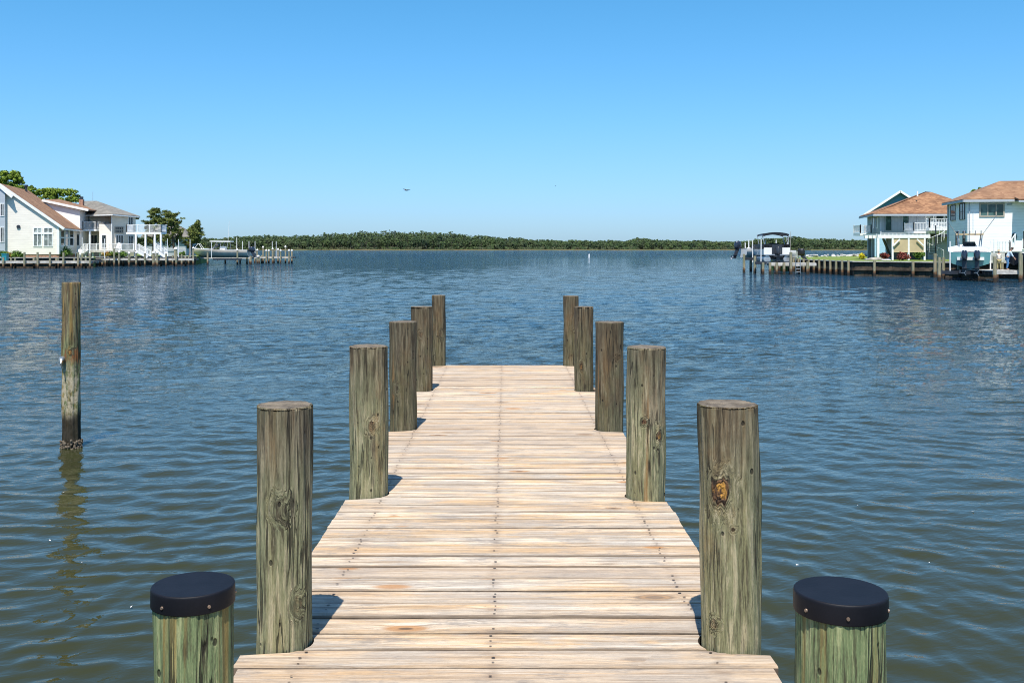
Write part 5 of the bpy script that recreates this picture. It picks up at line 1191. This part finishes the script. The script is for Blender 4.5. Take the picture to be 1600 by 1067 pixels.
b = MB(); qq = fe.at(1584.5, 370.5); n = 14; b.rings([[qq+fe.d*(.22*math.cos(2*PI*k/n))+Vector((0, 0, .38*math.sin(2*PI*k/n)))+fe.n*o for k in range(n)] for o in (0, .06)]); b.build('oval_window', 'glassg', He)
b = MB(); u = fe.s_(1577.5); fe.box(b, u-.2, u+.2, gz(320.5, 91), gz(317.8, 91), 0, .08); b.build('wall_lamp', 'greyw', He)
b = MB(); b.tube(fe.p(.15, 2.2, .06), fe.p(.15, ZE-.2, .06), .05); b.tube(fes.p(.1, 2.2, .06), fes.p(.1, ZE-.2, .06), .06); b.build('downpipe', 'greyw', He)
b = MB(); railing(b, [P(1560, 396, 88), P(1578, 396, 87.5), P(1586, 385, 87.5)], 1.0, 1.5, .2, .04); b.build('railing', 'white', He)
b = MB()
tree('broadleaf_tree', gx(1540, 112), 112, 1.22, gz(289, 112)-1.22, 1.7, 'dark treetop peeking over the brown roof at the right', clumps=18, per=110, leaf=.3)
for px, Y, w, h, lab, m_ in ((1347.5, 118, 1.1, .75, 'bright yellow flowering bush on the lawn left of the raised house', 'fl_y'), (1411, 106.5, 1.7, 1.05, 'reddish spiky shrub before the pergola', 'fl_r'), (1381, 110, 1.1, .9, 'dark red shrub left of the pergola', 'fl_r'), (1436, 107, 1.4, 1.1, 'dark leafy shrub under the right sunshade', 'shrub')):
    bush(px, 0, Y, w, h, lab, m_)
R = random.Random(9)
for i, (px, Y, lab) in enumerate(((1368, 108.5, 'low grey boulder between the yellow bush and the pergola'), (1358, 109, 'flat pale stone in front of the yellow bush'), (1385, 105.5, 'pale flat stone slab at the lawn edge before the pergola'))):
    b = MB(); x = gx(px, Y); b.ell((x, Y, 1.28), (.9 if i == 0 else .5, .5, .28 if i == 0 else .12), 9, 6); o = b.build('boulder', 'stone' if i else 'dock'); tag(o, lab, 'stone')

# ------------------------------------------------------------------ small things
t = thing('bird', 'dark bird gliding with spread wings over the bay', 'bird', P(635, 297, 100)); c = P(635, 297.5, 100)
b = MB(); b.rings([[c+Vector((u, 0, 0))+Vector((0, r_*math.cos(k*PI/4), r_*math.sin(k*PI/4))) for k in range(8)] for u, r_ in ((-.2, .012), (-.1, .04), (0, .055), (.1, .045), (.17, .035), (.22, .012))]); b.build('body', 'bird', t)
for s, e in ((-1, Vector((-.38, .3, .17))), (1, Vector((.42, -.25, .03)))):
    b = MB(); m_ = c+e*.5+Vector((0, 0, .04)); b.slab([c+Vector((-.06, 0, .03)), c+Vector((.08, 0, .03)), m_+Vector((.06, 0, 0)), c+e, m_+Vector((-.07, 0, 0))], .02); b.build('wing', 'bird', t)
b = MB(); b.slab([c+Vector((-.18, -.02, .01)), c+Vector((-.18, .02, .01)), c+Vector((-.32, .07, .01)), c+Vector((-.32, -.07, .01))], .015); b.build('tail', 'bird', t)
t = thing('bird', 'tiny distant bird above the middle of the bay', 'bird', P(868, 291, 300)); c = P(868, 291, 300)
b = MB(); b.ell(c, (.2, .06, .06), 8, 5); b.build('body', 'bird', t)
for s in (-1, 1): b = MB(); b.slab([c+Vector((-.07, 0, .02)), c+Vector((.07, 0, .02)), c+Vector((.1*s, .5*s, .12))], .015); b.build('wing', 'bird', t)
Yb = 285; x = gx(920.5, Yb); t = thing('buoy', 'small white buoy floating in the open bay before the far trees', 'buoy', (x, Yb, 0))
b = MB(); b.tube((x, Yb, -.2), (x, Yb, .7), .22, .2, 12); b.tube((x, Yb, .7), (x, Yb, .95), .2, .03, 12); b.build('float', 'buoy', t)

R = random.Random(31); proto = None
for px, py in ((41, 772), (78, 846), (128, 880), (205, 950), (100, 770), (1452, 880), (1246, 884), (880, 0), (700, 0), (345, 900), (1340, 790), (1520, 800)):
    if not py: continue
    Y = F*CAMZ/(py-VY); x = gx(px, Y)
    if proto is None:
        b = MB(); b.slab([(-.022, 0, .012), (-.006, -.008, .014), (.018, -.005, .02), (.024, .003, .014), (.004, .009, .013)], .003); o = b.build('floating_feather', 'white'); proto = o
    else: o = proto.copy(); C.objects.link(o)
    o.location = (x, Y, .004); o.rotation_euler = (0, 0, R.uniform(0, 6)); o.scale = (R.uniform(.4, .75),)*3
    tag(o, 'tiny white feather adrift on the near water', 'feather', 'feathers adrift on the near water')
